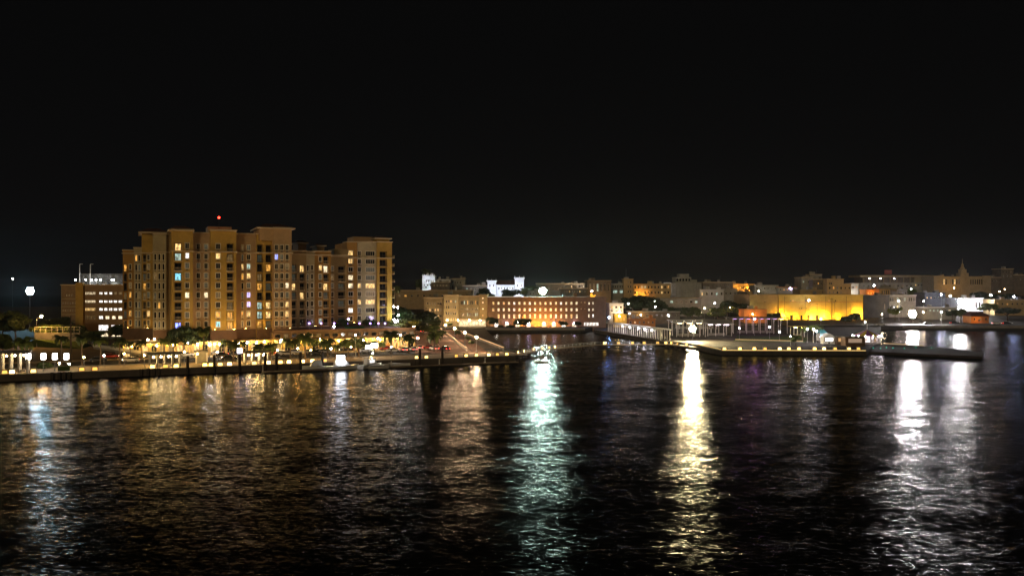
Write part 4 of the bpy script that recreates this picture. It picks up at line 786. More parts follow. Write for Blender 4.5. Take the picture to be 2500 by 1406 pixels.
town('low_white_store', 'low white store left of the pale hall trees', 2256, 2334, 752, 470, 10, greyr, [(758, 5, 2262, 2328, 8, 5, ['dark', 'cool', 'bright'], 'two')], keep=whiter)
yb = town('yellow_booth', 'small yellow lit booth at the head of the pergola pier', 1500, 1530, 769, 424, 6, yellowr, [(779, 8, 1506, 1524, 3, 4, 'amber', 'one')], keep=yellowr)
town('red_brown_shed', 'low orange brown shed wall behind the pergola', 1534, 1600, 780, 428, 8, orangew, [(787, 5, 1540, 1594, 6, 4, 'dark', 'two')], keep=orangew)
town('white_roof_shed', 'white corrugated sheds right of the brick building', 1488, 1522, 742, 445, 14, whiter, [(750, 5, 1494, 1516, 3, 5, 'dark', 'two'), (759, 4, 1494, 1516, 3, 5, 'dark', 'two')], keep=whiter)
town('dark_low_shed', 'long dark shed behind the pier trees', 1535, 1660, 762, 446, 10, darkr, [(770, 5, 1545, 1650, 10, 4, ['dark', 'dark', 'dim'], 'two')], keep=greyr)

# wall-washing floodlights standing just in front of the walls they light
washes = [(1912, 777, 467.8, YELLOW, 2000, 'left end of the yellow warehouse'), (1945, 779, 467.8, YELLOW, 420, 'second bay of the yellow warehouse'), (1985, 779, 467.8, YELLOW, 2000, 'middle doors of the yellow warehouse'), (2012, 778, 467.8, YELLOW, 2000, 'centre of the yellow warehouse'), (2050, 779, 467.8, YELLOW, 420, 'fourth bay of the yellow warehouse'), (2098, 772, 467.8, YELLOW, 2000, 'right end of the yellow warehouse'),
          (1311, 796, 413.5, SODIUM, 1500, 'orange bay of the brick building'), (1345, 796, 414, SODIUM, 800, 'right side of the orange brick bay'), (1285, 796, 414, SODIUM, 600, 'left side of the orange brick bay'), (1560, 719, 529, SODIUM, 220, 'arched wing left bays'), (1577, 719, 529, SODIUM, 120, 'arched wing middle bays'), (1770, 706, 597, SODIUM, 300, 'left half of the orange hill hall'), (1800, 706, 597, SODIUM, 300, 'middle of the orange hill hall'), (1828, 706, 597, SODIUM, 300, 'right half of the orange hill hall'),
          (1843, 775, 449, SODIUM, 120, 'low orange shed'), (2131, 718, 538, SODIUM, 120, 'orange wing of the domed house'), (1836, 756, 467.5, (.9, .9, .3), 50, 'warehouse annex'), (2390, 783, 447.5, SODIUM, 40, 'orange cottage'), (2352, 757, 505.5, (1, .95, .95), 900, 'left half of the lit pale hall'), (2385, 757, 505.5, (1, .9, .95), 800, 'right half of the lit pale hall'), (2200, 752, 478, (1, .95, .9), 60, 'colonnaded hall')]
for (px, py, Y, c, I, w) in washes:
    p_ = D(px, py, Y); zb = terrain(p_.x, Y); t = thing('wall_floodlight', 'ground floodlight washing the ' + w, 'floodlight', (p_.x, p_.y, zb), 0, 'wall washing floodlights')
    zz = max(.3, p_.z - zb); part('post', B().tube((0, -.1, 0), (0, -.1, zz), .06, .06), dmetal, t)
    part('housing', B().box(-.45, .45, -.25, 0, zz - .05, zz + .55), dmetal, t); part('lens', B().box(-.38, .38, .01, .05, zz + .02, zz + .48), lampmat(c, I, .38), t)

# left: office block with roof fence
of = town('office_block', 'brown and cream office block with bright windows left of the apartments', 150, 303, 697, 345, 30, mat('office_render', (.27, .18, .10), .9, var=.2),
   [(716, 6, 209, 231, 8, 2.2, 'bright', 'one'), (736, 6, 209, 231, 8, 2.2, 'bright', 'one'), (755, 7, 209, 231, 8, 2.2, 'warm', 'one'), (775, 9, 209, 231, 6, 2.6, 'dim', 'one'),
    (716, 6, 246, 293, 5, 8, ['white', 'dim', 'bright'], 'two'), (736, 6, 246, 293, 5, 9, 'white', 'two'), (755, 7, 246, 293, 5, 9, 'white', 'two'), (775, 8, 246, 293, 4, 10, ['white', 'bright'], 'two'), (800, 14, 252, 283, 2, 24, 'white', 'four'), (818, 12, 252, 283, 2, 24, 'bright', 'four'),
    (721, 5, 163, 175, 3, 3, 'dim', 'one'), (740, 4, 154, 184, 6, 3, 'dim', 'one'), (758, 4, 154, 184, 6, 3, 'dim', 'one')], keep=trim)
s34 = 345 / F; zt = zat(697, 345) - LZ
part('stair_tower', B().box((188 - 150) * s34, (206 - 150) * s34, -1.2, -.005, 0, zt + 1.2), amber, of)
part('left_wing_facing', B().box(-.05, (150.6 - 150) * s34, -.1, 20, 0, zt - .1), cream, of)
q = B()
for k in range(40): q.box(4.7 + k * .5, 4.74 + k * .5, 6, 6.05, zt + .5, zt + 5)
for k in range(7): q.box(4.7, 24.3, 6.01, 6.04, zt + .7 + k * .7, zt + .74 + k * .7)
part('roof_fence', q, wmetal, of)
for k, px in enumerate((175, 200, 214, 226, 237, 265, 269)): part('roof_light', B().ball(((px - 150) * s34, 3, zat(683, 345) - LZ), .26), lampmat(COOL, 18, .26), of)
for k, px in enumerate((194.5, 220.5)):
    ms = thing('roof_mast', 'tall pale mast on the office roof, %s of the two' % ('left' if k == 0 else 'right'), 'mast', (D(px, 697, 350).x, 350, zat(697, 345) + .45), 0, 'office roof masts')
    part('mast', B().tube((0, 0, 0), (0, 0, zat(646, 350) - zat(697, 345) - .4), .22, .14), wmetal, ms); part('crossarm', B().box(0, 1.3, -.06, .06, zat(648, 350) - zat(697, 345), zat(647, 350) - zat(697, 345)), wmetal, ms)
for k in range(5): part('loggia_floor', B().box(.3, (187 - 150) * s34, -.5, -.004, (zat(730, 345) - LZ) - k * 3.3, (zat(730, 345) - LZ) - k * 3.3 + .25), cream, of)

# ------------------------------------------------------------------ planter lights along the water
def planter_meshes():
    a = B(); a.add([(-.62, -.4, 0), (.62, -.4, 0), (.62, .4, 0), (-.62, .4, 0), (-.5, -.3, .85), (.5, -.3, .85), (.5, .3, .85), (-.5, .3, .85)], [(0, 3, 2, 1), (4, 5, 6, 7), (0, 1, 5, 4), (1, 2, 6, 5), (2, 3, 7, 6), (3, 0, 4, 7)])
    a.box(-.62, .62, -.42, .42, .86, .98)
    g = B(); g.add([(-.5, -.41, .12), (.5, -.41, .12), (.42, -.335, .75), (-.42, -.335, .75)], [(0, 1, 2, 3)])
    return a.mesh('block'), g.mesh('light_panel')
PB, PG = planter_meshes(); glowps = [emit('bench_light_%d' % k, c_, v_) for k, (c_, v_) in enumerate((((1, .58, .12), 7), ((1, .64, .18), 4), ((1, .52, .10), 1.8), ((1, .66, .24), 9)))]
def bench_light(pos, rz, label, group, s=1):
    t = thing('lit_bench', label, 'lit bench', pos, rz, group); t.scale = (s, s, s); link('block', PB, conc, t); link('light_panel', PG, R.choice(glowps), t); return t
lst = [12, 30, 82, 200, 232, 372, 404, 430, 500, 515, 537, 560, 620, 655, 684, 705, 738, 762, 792]
for i, px in enumerate(lst):
    bench_light(uv(QU(px, 1.6), 1.6, LZ), AL, 'yellow glowing bench on the left quay, %s from left' % ORD[i], 'glowing benches on the left quay', 1.15)
for i, px in enumerate((1016, 1040, 1113, 1137, 1162, 1192, 1213, 1236)):
    bench_light(uv(QU(px, 1.6), 1.6, LZ), AL, 'yellow glowing bench on the quay near the avenue, %s from left' % ORD[i], 'glowing benches near the avenue', 1.0)
for i, px in enumerate((1768, 1806, 1841, 1867, 1903, 1925, 1950, 1988, 2011, 2038, 2072, 2095)):
    g = G(px, 854); bench_light((g.x, g.y, LZ), 0, 'yellow glowing bench on the pier edge, %s from left' % ORD[i], 'glowing benches on the pier edge', 1.05)
# boardwalk over the basin mouth
bw = [G(1258, 865, 1.4), G(1300, 856, 1.4), G(1370, 848, 1.4), G(1450, 841, 1.4), G(1560, 840, 1.4), G(1640, 840, 1.4), G(1700, 847, 1.4)]
bwt = thing('boardwalk', 'low curved timber boardwalk on piles across the basin mouth', 'boardwalk', (0, 0, 0))
for i in range(len(bw) - 1):
    d = (bw[i + 1] - bw[i]); L = d.length; rz = math.atan2(d.y, d.x); M_ = Matrix.Translation(bw[i]) @ Matrix.Rotation(rz, 4, 'Z')
    part('deck', B().box(-.4, L + .4, -1.6, 1.6, -.25 + .004 * i, .004 * i, M_), deckw, bwt)
    q = B(); q.box(0, L, -1.55, -1.49, .95, 1.02, M_); q.box(0, L, -1.54, -1.5, .5, .54, M_)
    for k in range(int(L / 2.2) + 1): q.box(k * 2.2, k * 2.2 + .08, -1.56, -1.48, 0, .98, M_)
    part('railing', q, metal, bwt)
    for k in range(int(L / 5) + 1):
        for s in (-1.3, 1.3):
            g = M_ @ Vector((k * 5, s, 0)); part('pile', B().tube((g.x, g.y, -1), (g.x, g.y, 1.2), .18, .18), wood, bwt)
for i, px in enumerate((1262, 1277, 1300, 1322, 1338, 1352, 1476, 1510, 1544, 1573, 1606, 1626, 1642, 1658, 1680)):
    k = max(0, min(len(bw) - 2, next((j for j in range(len(bw) - 1) if (CX + F * bw[j + 1].x / bw[j + 1].y) >= px), 5)))
    pa, pb = bw[k], bw[k + 1]; qa, qb = CX + F * pa.x / pa.y, CX + F * pb.x / pb.y; f_ = (px - qa) / (qb - qa); g = pa.lerp(pb, f_); d = pb - pa
    bench_light((g.x, g.y + .6, 1.43), math.atan2(d.y, d.x), 'yellow glowing bench on the curved boardwalk, %s from left' % ORD[i], 'glowing benches on the boardwalk', 1.0)

# ------------------------------------------------------------------ quay furniture
for i, px in enumerate((458, 523, 585, 648, 675, 734, 787, 1025, 1080)):
    g = uv(QU(px, -.5), -.5, 0)
    t = thing('mooring_pile', 'thick dark mooring pile along the quay, %s from left' % ORD[i], 'pile', (g.x, g.y, 0), 0, 'mooring piles')
    part('post', B().tube((0, 0, -1), (0, 0, 4.3), .38, .36, 9), wood, t); part('cap', B().lathe([(.42, 4.31), (.3, 4.55), (.05, 4.75)], 9), dmetal, t)
for i, px in enumerate((128, 145, 158, 170, 345, 362, 376, 388)):
    g = uv(QU(px, -.35), -.35, 0); t = thing('fender_post', 'dark timber fender post against the quay wall, %s from left' % ORD[i], 'fender', (g.x, g.y, 0), 0, 'fender posts')
    part('post', B().box(-.35, .35, -.25, .25, -1, 1.75), wood, t); part('strap', B().box(-.37, .37, -.27, .27, 1.1, 1.25), dmetal, t)
tide = mat('tide_stain', (.022, .026, .016), .6, var=.5, scale=1.5)
struct('tide_band', B().box(-200, A.dot(U) - .1, -.03, -.004, -1.2, .42, Matrix.Translation(uv(0, 0)) @ Matrix.Rotation(AL, 4, 'Z')), tide)
for i in range(16):
    px = 30 + i * 39 + (i * 13 % 11); g = uv(QU(px, -.16), -.16, .95)
    t = part('tyre_fender', B().lathe([(.22, -.13), (.42, -.14), (.5, 0), (.42, .14), (.22, .13)], 12, Matrix.Rotation(PI / 2, 4, 'X')), rubber, None, g, AL); tag(t, 'black tyre fender hung on the left quay wall, %s from left' % ORD[i], 'tyre', 'tyre fenders')
def pergola(label, px0, px1, v, pyroof, n, dep=4.0, name='pergola', warm=90, roof=conc):
    u0, u1 = QU(px0, v), QU(px1, v); p_ = uv(u0, v, LZ); w = u1 - u0; h = zat(pyroof, p_.y) - LZ
    t = thing(name, label, 'pergola', p_, AL, 'promenade pergolas')
    part('roof', B().box(-.6, w + .6, -.6, dep + .6, h, h + .3), roof, t)
    for k in range(n):
        for y in (0, dep): part('column', B().box(w * k / (n - 1) - .2, w * k / (n - 1) + .2, y - .2, y + .2, 0, h - .004), wmetal, t)
    part('bench', B().box(.6, w - .6, dep * .55, dep * .55 + .5, .0, .5), conc, t)
    for k in range(max(1, n - 1)):
        x = w * (k + .5) / (n - 1); l_ = part('pendant', B().tube((x, dep * .4, h - .5), (x, dep * .4, h - .01), .03), dmetal, t)
        part('bulb', B().ball((x, dep * .4, h - .7), .2), lampmat((1, .70, .30), warm, .2), l_)
    return t
pergola('left edge pergola with bright columns beside the lanterns', -40, 66, 3.2, 864, 6, warm=16)
pergola('pergola with pale columns on the promenade left of the dark gate pillar', 366, 440, 3.0, 866, 5, warm=44)
pergola('middle pergola with amber columns under the palms', 600, 655, 6.0, 862, 4, warm=44)
gt = thing('gate_house', 'small gate house with white corner columns in front of the shops', 'kiosk', uv(QU(478, 12), 12, LZ), AL); gw_ = QU(506, 12) - QU(478, 12)
part('wall', B().box(.3, gw_ - .3, .3, 3, 0, 2.9), greyr, gt); part('roof', B().box(-.3, gw_ + .3, -.4, 3.6, 2.91, 3.3), conc, gt)
for x in (.1, gw_ - .1): part('column', B().box(x - .2, x + .2, -.2, .2, 0, 2.9), wmetal, gt)
def signbox(label, px, py0, py1, wpx, v, col, I, thick=.35):
    g = uv(QU(px, v), v, LZ); s = g.y / F; z0, z1 = zat(py1, g.y) - LZ, zat(py0, g.y) - LZ; w = wpx * s
    t = thing('lit_sign', label, 'sign', g, AL); part('post', B().tube((0, 0, 0), (0, 0, z0), .1, .1), dmetal, t)
    part('box', B().box(-w / 2 - .08, w / 2 + .08, 0, thick, z0 - .08, z1 + .08), dmetal, t)
    part('face', B().box(-w / 2, w / 2, -.03, -.004, z0, z1), emit('sign_' + str(px), col, I), t); return t
signbox('white lit sign box on a dark post above the quay', 585, 850, 862, 11, 2, (1, .9, 1), 9)
signbox('tilted bright white billboard left panel beyond the launch', 899, 842, 852, 15, 20, (1, .93, .88), 6)
signbox('bright white billboard right panel beyond the launch', 914, 838, 849, 17, 21, (1, .93, .88), 7)
# tall brown pole and elevated ramp at the left
t = thing('utility_pole', 'tall brown pole in front of the office block', 'pole', Q(173, 30) + Vector((0, 0, LZ))); part('shaft', B().tube((0, 0, 0), (0, 0, zat(771, Q(173, 30).y) - LZ), .26, .18, 8), barkm, t); part('crossarm', B().box(-.9, .9, -.06, .06, 11.2, 11.35), barkm, t)
rp = thing('road_ramp', 'raised concrete ramp with parapet and pillars descending towards the quay', 'ramp'); a0, a1 = D(228, 846, 246), D(352, 864, 236); d = a1 - a0; L = math.hypot(d.x, d.y); rz = math.atan2(d.y, d.x); sl = d.z / L
q = B(); q.add([(0, 0, -.7), (L, 0, sl * L - .7), (L, 6, sl * L - .7), (0, 6, -.7), (0, 0, 0), (L, 0, sl * L), (L, 6, sl * L), (0, 6, 0)], [(0, 3, 2, 1), (4, 5, 6, 7), (0, 1, 5, 4), (1, 2, 6, 5), (2, 3, 7, 6), (3, 0, 4, 7)])
rp.location = a0; rp.rotation_euler = (0, 0, rz); part('deck', q, conc, rp)
part('parapet', B().add([(0, -.2, 0), (L, -.2, sl * L), (L, -.01, sl * L), (0, -.01, 0), (0, -.2, .8), (L, -.2, sl * L + .8), (L, -.01, sl * L + .8), (0, -.01, .8)], [(0, 3, 2, 1), (4, 5, 6, 7), (0, 1, 5, 4), (1, 2, 6, 5), (2, 3, 7, 6), (3, 0, 4, 7)]), wmetal, rp)
for f_ in (.1, .4, .72, .95): part('pillar', B().box(L * f_ - .4, L * f_ + .4, 1, 2, LZ - a0.z, sl * L * f_ - .71), conc, rp)
fw = thing('fence_wall', 'orange lit retaining wall with a white rail under the sodium lamp', 'wall', D(84, 822, 285) * Vector((1, 1, 0)) + Vector((0, 0, LZ)))
part('wall', B().box(0, 16, 0, .5, 0, zat(812, 285) - LZ), conc, fw); zz = zat(812, 285) - LZ
for k in range(9): part('rail_post', B().box(k * 1.95, k * 1.95 + .1, .1, .2, zz + .004, zz + 1.9), wmetal, fw)
part('rail', B().box(0, 16, .08, .22, zz + 1.91, zz + 2.0).box(0, 16, .1, .2, zz + 1.0, zz + 1.06), wmetal, fw)
struct('embankment', B().add([G(70, 846) , G(200, 852), Vector((D(225, 800, 292).x, 292, LZ)), Vector((D(60, 800, 286).x, 286, LZ)), D(84, 828, 283), D(200, 834, 284)], [(0, 1, 5, 4), (1, 2, 5), (2, 3, 4, 5), (3, 0, 4)]), grassm)
hd = part('hedge', B().box(0, 2.6, 0, 1.0, 0, 1.1), grassm, None, uv(QU(141, 4), 4, LZ), AL); tag(hd, 'clipped green hedge between two lantern posts', 'hedge')

# ------------------------------------------------------------------ cars
CARCOL = {'white': mat('car_white', (.65, .63, .6), .3, var=.05, spec=.6), 'silver': mat('car_silver', (.35, .35, .36), .3, .5, var=.05), 'dark': mat('car_dark', (.03, .03, .035), .25, var=.1, spec=.6), 'red': mat('car_red', (.4, .03, .02), .3, var=.1, spec=.6)}
hl_on = emit('headlight_on', (1, .9, .7), 14, False); hl_off = mat('headlight_glass', (.5, .5, .5), .2); tl_on = emit('taillight_on', (1, .03, .02), 5, False)
def car_proto():
    t = thing('parked_car', 'x', 'car', (0, 0, -50), 0, 'cars on the harbour streets')
    prof = [(-2.15, .35), (2.1, .35), (2.2, .62), (2.05, .85), (1.1, .98), (-1.6, 1.02), (-2.15, .92)]
    q = B(); n_ = len(prof); vs_ = [(x, -.85, z) for x, z in prof] + [(x, .85, z) for x, z in prof]
    q.add(vs_, [tuple(range(n_)), tuple(range(2 * n_ - 1, n_ - 1, -1))] + [(i, n_ + i, n_ + (i + 1) % n_, (i + 1) % n_) for i in range(n_)]); part('body', q, CARCOL['white'], t)
    def loft(b0, b1): return B().add([(b0[0], -.78, .985), (b0[1], -.78, .985), (b0[1], .78, .985), (b0[0], .78, .985), (b1[0], -.62, 1.42), (b1[1], -.62, 1.42), (b1[1], .62, 1.42), (b1[0], .62, 1.42)], [(0, 1, 5, 4), (1, 2, 6, 5), (2, 3, 7, 6), (3, 0, 4, 7), (4, 5, 6, 7)])
    part('cabin_glass', loft((-1.75, 1.05), (-1.25, .35)), glass, t); part('roof', B().box(-1.27, .37, -.64, .64, 1.425, 1.48), CARCOL['white'], t)
    for x in (-1.35, 1.38):
        for y in (-.8, .8):
            w_ = part('wheel', B().tube((x, y - .1, .33), (x, y + .1, .33), .33, .33, 12), rubber, t); part('rim', B().tube((x, y - .115, .33), (x, y + .115, .33), .19, .19, 8), metal, w_)
    for y in (-.6, .6): part('headlight', B().box(2.06, 2.2, y - .2, y + .2, .62, .78), hl_off, t)
    for y in (-.6, .6): part('taillight', B().box(-2.19, -2.1, y - .2, y + .2, .68, .84), hl_off, t)
    return t
cp = car_proto(); ncar = 0
VERGE = [(0.10, 11, 1.6), (.2, 12.3, 1.3), (.3, 10.8, 2.0), (.42, 12, 1.6), (.55, 11, 2.4), (.68, 12, 2.2), (.15, -11, 2.2), (.3, -11.5, 2.6), (.45, -11, 3.0)]
for i, (t_, s_, r_) in enumerate(VERGE):
    g = avp(t_, s_, LZ); tree((g.x, g.y, LZ), r_ * 1.5, r_, 'verge bush %s the avenue, %s from the quay' % ('right of' if s_ > 0 else 'left of', ORD[i if i < 6 else i - 6]), 1 + i % 2, 'shrub')
cars = [(240, 884, AL, 'dark', 0, 'dark car on the road below the office block'), (270, 875, AL, 'red', 2, 'red car with glowing tail lamps left of the ramp'), (320, 884, AL + PI, 'white', 1, 'white car with headlights on left of the pergola'), (418, 874, AL, 'white', 0, 'white car behind the left pergola'), (436, 877, AL, 'silver', 0, 'silver car tucked behind the left pergola end'),
        (545, 872, AL, 'dark', 0, 'dark car right of the gate house'), (690, 867, AL, 'white', 1, 'white car with lights before the podium left end'), (702, 868, AL, 'white', 0, 'white saloon left of the large lit palm'), (722, 864, AL, 'silver', 0, 'silver car directly behind the large lit palm'), (757, 864, AL, 'white', 0, 'white hatchback right of the large lit palm'), (770, 866, AL, 'dark', 0, 'dark car right of the white hatchback'), (782, 863, AL, 'silver', 0, 'silver car before the podium arches'),
        (960, 860, AL, 'white', 0, 'white van-like car at the billboard'), (990, 858, AL + 1.2, 'white', 1, 'white car turning out of the avenue'), (1008, 857, AL + 1.6, 'silver', 1, 'silver car at the avenue mouth'), (1022, 853, AL + 1.6, 'white', 2, 'white car with tail lamps at the avenue mouth'), (1046, 853, AL + 1.7, 'red', 2, 'bright red car at the avenue mouth'), (1060, 855, AL + 1.7, 'white', 1, 'white car right of the red car'), (1085, 856, AL + 1.8, 'dark', 2, 'dark car nearest the lamp row'), (1015, 825, 1.75, 'silver', 1, 'silver car midway up the avenue'), (1030, 812, 1.75, 'dark', 2, 'dark car far up the avenue'),
        (1020, 797, 1.75, 'red', 2, 'red car at the top of the avenue'), (2150, 795, 0, 'white', 0, 'white car on the shore road left of the white floodlight'), (2265, 792, 0, 'silver', 0, 'silver car on the shore road right of the white floodlight'), (2330, 791, 0, 'dark', 1, 'dark car on the shore road below the pale hall'), (2432, 792, 0, 'white', 1, 'white taxi at the right shore'), (2458, 792, 0, 'dark', 1, 'dark taxi nearest the right edge'), (560, 880, AL, 'dark', 0, 'dark car beside the white lit sign box')]
for i in range(11):
    cars.append((455 + i * 53 + (i * 19 % 23), 871 - i * 1.3 - (i % 2) * 4, AL + (PI if i % 2 else 0), ('white', 'silver', 'dark', 'white', 'red')[i % 5], i % 3, '%s car queuing on the quayside road, %s of the queue from left' % (('white', 'silver', 'dark', 'white', 'red')[i % 5], ORD[i])))
for (px, py, rz, c, li, w) in cars:
    g = G(px, py, LZ if Q else 0)
    if g.y > 404: g = G(px, py, 2.35)
    g.z += .012
    m_ = {'body': CARCOL[c], 'roof': CARCOL[c]}
    if li in (1, 2): m_['headlight'] = hl_on; m_['taillight'] = tl_on
    if ncar == 0:
        cp.location = g; cp.rotation_euler = (0, 0, rz); cp['label'] = w
        for ch_ in cp.children:
            k = ch_.name.split('.')[0]
            if k in m_: ch_.material_slots[0].link = 'OBJECT'; ch_.material_slots[0].material = m_[k]
    else: copytree(cp, g, rz, w, m_)
    ncar += 1
bus = thing('red_kiosk', 'glowing red ticket kiosk at the head of the avenue', 'kiosk', G(1012, 802)); part('base', B().box(-1.6, 1.6, 0, 2, 0, .9), mat('kiosk_red', (.5, .05, .02), .6), bus); part('glow_panel', B().box(-1.5, 1.5, .1, 1.9, .91, 2.4), emit('red_glow', (1, .12, .05), 1.6), bus); part('roof', B().box(-1.9, 1.9, -.3, 2.3, 2.41, 2.65), mat('kiosk_red', (.5, .05, .02)), bus)

# avenue railing that slopes beside the lamp row
for j, (s_, lb) in enumerate(((9.6, 'inner sloping steel railing along the avenue lamp row'), (12.5, 'outer sloping steel railing along the basin bank'))):
    t = thing('railing', lb, 'railing'); q = B()
    p0, p1 = G(1140 + j * 90, 858 - j * 2), Vector((D(1075, 800, 395).x + j * 6, 395, LZ)); d = p1 - p0; L = d.length; M_ = Matrix.Translation(p0) @ Matrix.Rotation(math.atan2(d.y, d.x), 4, 'Z')
    for k in range(int(L / 2.5) + 1): part('post', B().box(k * 2.5, k * 2.5 + .1, -.05, .05, 0, 1.1, M_), wmetal, t)
    part('top_rail', B().box(0, L, -.07, .07, 1.1, 1.24, M_), wmetal, t); part('rail_light', B().box(0, L, .075, .11, 1.0, 1.09, M_).box(0, L, -.11, -.075, 1.0, 1.09, M_), emit('rail_strip', (1, .5, .18), 1.6, False), t); part('mid_rail', B().box(0, L, -.03, .03, .5, .56, M_), wmetal, t)

# ------------------------------------------------------------------ floating docks and boats
def dock(label, px0, px1, v, wd, z=.45):
    u0, u1 = QU(px0, v), QU(px1, v); t = thing('floating_dock', label, 'dock', uv(u0, v, 0), AL, 'floating docks'); L = u1 - u0
    part('deck', B().box(0, L, -wd / 2, wd / 2, z - .2, z), deckw, t); part('float', B().box(.2, L - .2, -wd / 2 + .2, wd / 2 - .2, -.4, z - .201), dmetal, t)
    for k in range(int(L / 7) + 1): part('post', B().tube((k * 7 + .3, wd / 2 - .15, -.5), (k * 7 + .3, wd / 2 - .15, 1.9), .13, .13, 7), wmetal if k % 2 == 0 else wood, t)
    return t
dock('long low floating dock left of the moored ferry', 640, 812, -6, 2.4); dock('long low floating dock right of the moored launch', 955, 1262, -7, 2.4)
fd = thing('swim_platform', 'small square floating platform off the boardwalk', 'platform', G(1322, 883, .2) * Vector((1, 1, 0))); part('deck', B().box(-2, 2, -1, 1, .1, .35), deckw, fd)
for x in (-1, .6): part('post', B().tube((x, 0, .3), (x, 0, 1.3), .12), wood, fd)
def boat(label, px, v, Lb, cabin, glow=None, rz=AL, canopy=False):
    t = thing('moored_boat', label, 'boat', uv(QU(px, v), v, 0), rz, 'moored boats'); st = []; q = B(); W_ = Lb * .17
    for k in range(9):
        f_ = k / 8; x = (f_ - .5) * Lb; w = W_ * (1 - max(0, (f_ - .45) / .55) ** 2.2) + .02; st.append([(x, -w, .95 + .35 * f_ ** 2), (x, -w * .8, .15), (x, 0, -.35), (x, w * .8, .15), (x, w, .95 + .35 * f_ ** 2)])
    q.v = [p for s in st for p in s]
    for k in range(8):
        for i in range(4): q.f.append((k * 5 + i, (k + 1) * 5 + i, (k + 1) * 5 + i + 1, k * 5 + i + 1))
        q.f.append((k * 5, k * 5 + 4, (k + 1) * 5 + 4, (k + 1) * 5))
    q.f.append((0, 1, 2, 3, 4)); part('hull', q, CARCOL['white'], t)
    part('rubbing_strake', B().box(-Lb / 2, Lb * .1, -W_ - .06, -W_ + .02, .78, .9), dmetal, t)
    if cabin:
        c = part('cabin', B().add([(-Lb * .25, -W_ * .7, 1.1), (Lb * .2, -W_ * .6, 1.2), (Lb * .2, W_ * .6, 1.2), (-Lb * .25, W_ * .7, 1.1), (-Lb * .22, -W_ * .6, 2.6), (Lb * .08, -W_ * .5, 2.6), (Lb * .08, W_ * .5, 2.6), (-Lb * .22, W_ * .6, 2.6)], [(4, 5, 6, 7), (0, 1, 5, 4), (1, 2, 6, 5), (2, 3, 7, 6), (3, 0, 4, 7)]), CARCOL['white'], t)
        part('cabin_window', B().box(-Lb * .18, Lb * .06, -W_ * .72, -W_ * .66, 1.6, 2.3), glow or glass, c)
    if canopy:
        part('canopy', B().box(-Lb * .3, Lb * .1, -W_ * .8, W_ * .8, 3.0, 3.1), CARCOL['white'], t)
        for x in (-Lb * .28, Lb * .08):
            for y in (-W_ * .7, W_ * .7): part('canopy_post', B().tube((x, y, .9), (x, y, 3.0), .04), metal, t)
    return t
fb = boat('small ferry with a blazing white cabin light at the quay', 836, -4.5, 9, True, emit('ferry_light', (.88, .92, 1), 26)); 
part('lamp_panel', B().box(-1.9, .2, -1.75, -1.62, 2.65, 3.9), emit('ferry_light', (.88, .92, 1), 26), fb)
boat('white open launch with dark canopy right of the ferry', 906, -4.2, 8, True, LIT['white'], AL + .5, True); boat('dark skiff beside the long dock', 925, -6.5, 5.5, False); boat('grey skiff moored left of the right dock', 975, -4.5, 6, False, None, AL + 2.9)
boat('low motor boat tied to the left dock', 770, -3.6, 7, True, None, AL + PI)

# ------------------------------------------------------------------ pergola pier and pier buildings
pp = thing('pergola_walk', 'long white columned pergola walk leading out along the pier', 'pergola'); p0, p1 = G(1452, 805.5), G(1610, 831); d = p1 - p0; L = d.length; rz = math.atan2(d.y, d.x); pp.location = p0; pp.rotation_euler = (0, 0, rz)
ncol = 26
for k in range(ncol):
    x = L * (.22 + .77 * k / (ncol - 1))
    for y in (.8, 4.6): part('column', B().tube((x, y, 0), (x, y, 3.85), .2, .17, 8), wmetal, pp)
part('roof_beam', B().box(L * .2, L + .6, .5, 1.1, 3.86, 4.2), wmetal, pp); part('roof_beam', B().box(L * .2, L + .6, 4.3, 4.9, 3.86, 4.2), wmetal, pp)
for k in range(40): part('rafter', B().box(L * .2 + k * L * .8 / 40, L * .2 + k * L * .8 / 40 + .14, .2, 5.2, 4.21, 4.4), wmetal, pp)
part('deck_edge', B().box(0, L, -.2, .1, .02, .35), conc, pp)
for k in range(28):
    x = L * (k + .5) / 28; f_ = part('step_light', B().box(x - .25, x + .25, .2, .45, .06, .3), dmetal, pp); part('lens', B().box(x - .2, x + .2, .16, .19, .1, .26), lampmat((1, .78, .36), 9, .2), f_)
for k, f_ in enumerate((.4, .5, .63, .72, .82)): 
    x = L * f_; h_ = part('hanging_lamp', B().tube((x, 2.7, 3.4), (x, 2.7, 4.2), .04), dmetal, pp); part('bulb', B().ball((x, 2.7, 3.2), .28), lampmat((.95, .9, 1), 60, .28), h_)
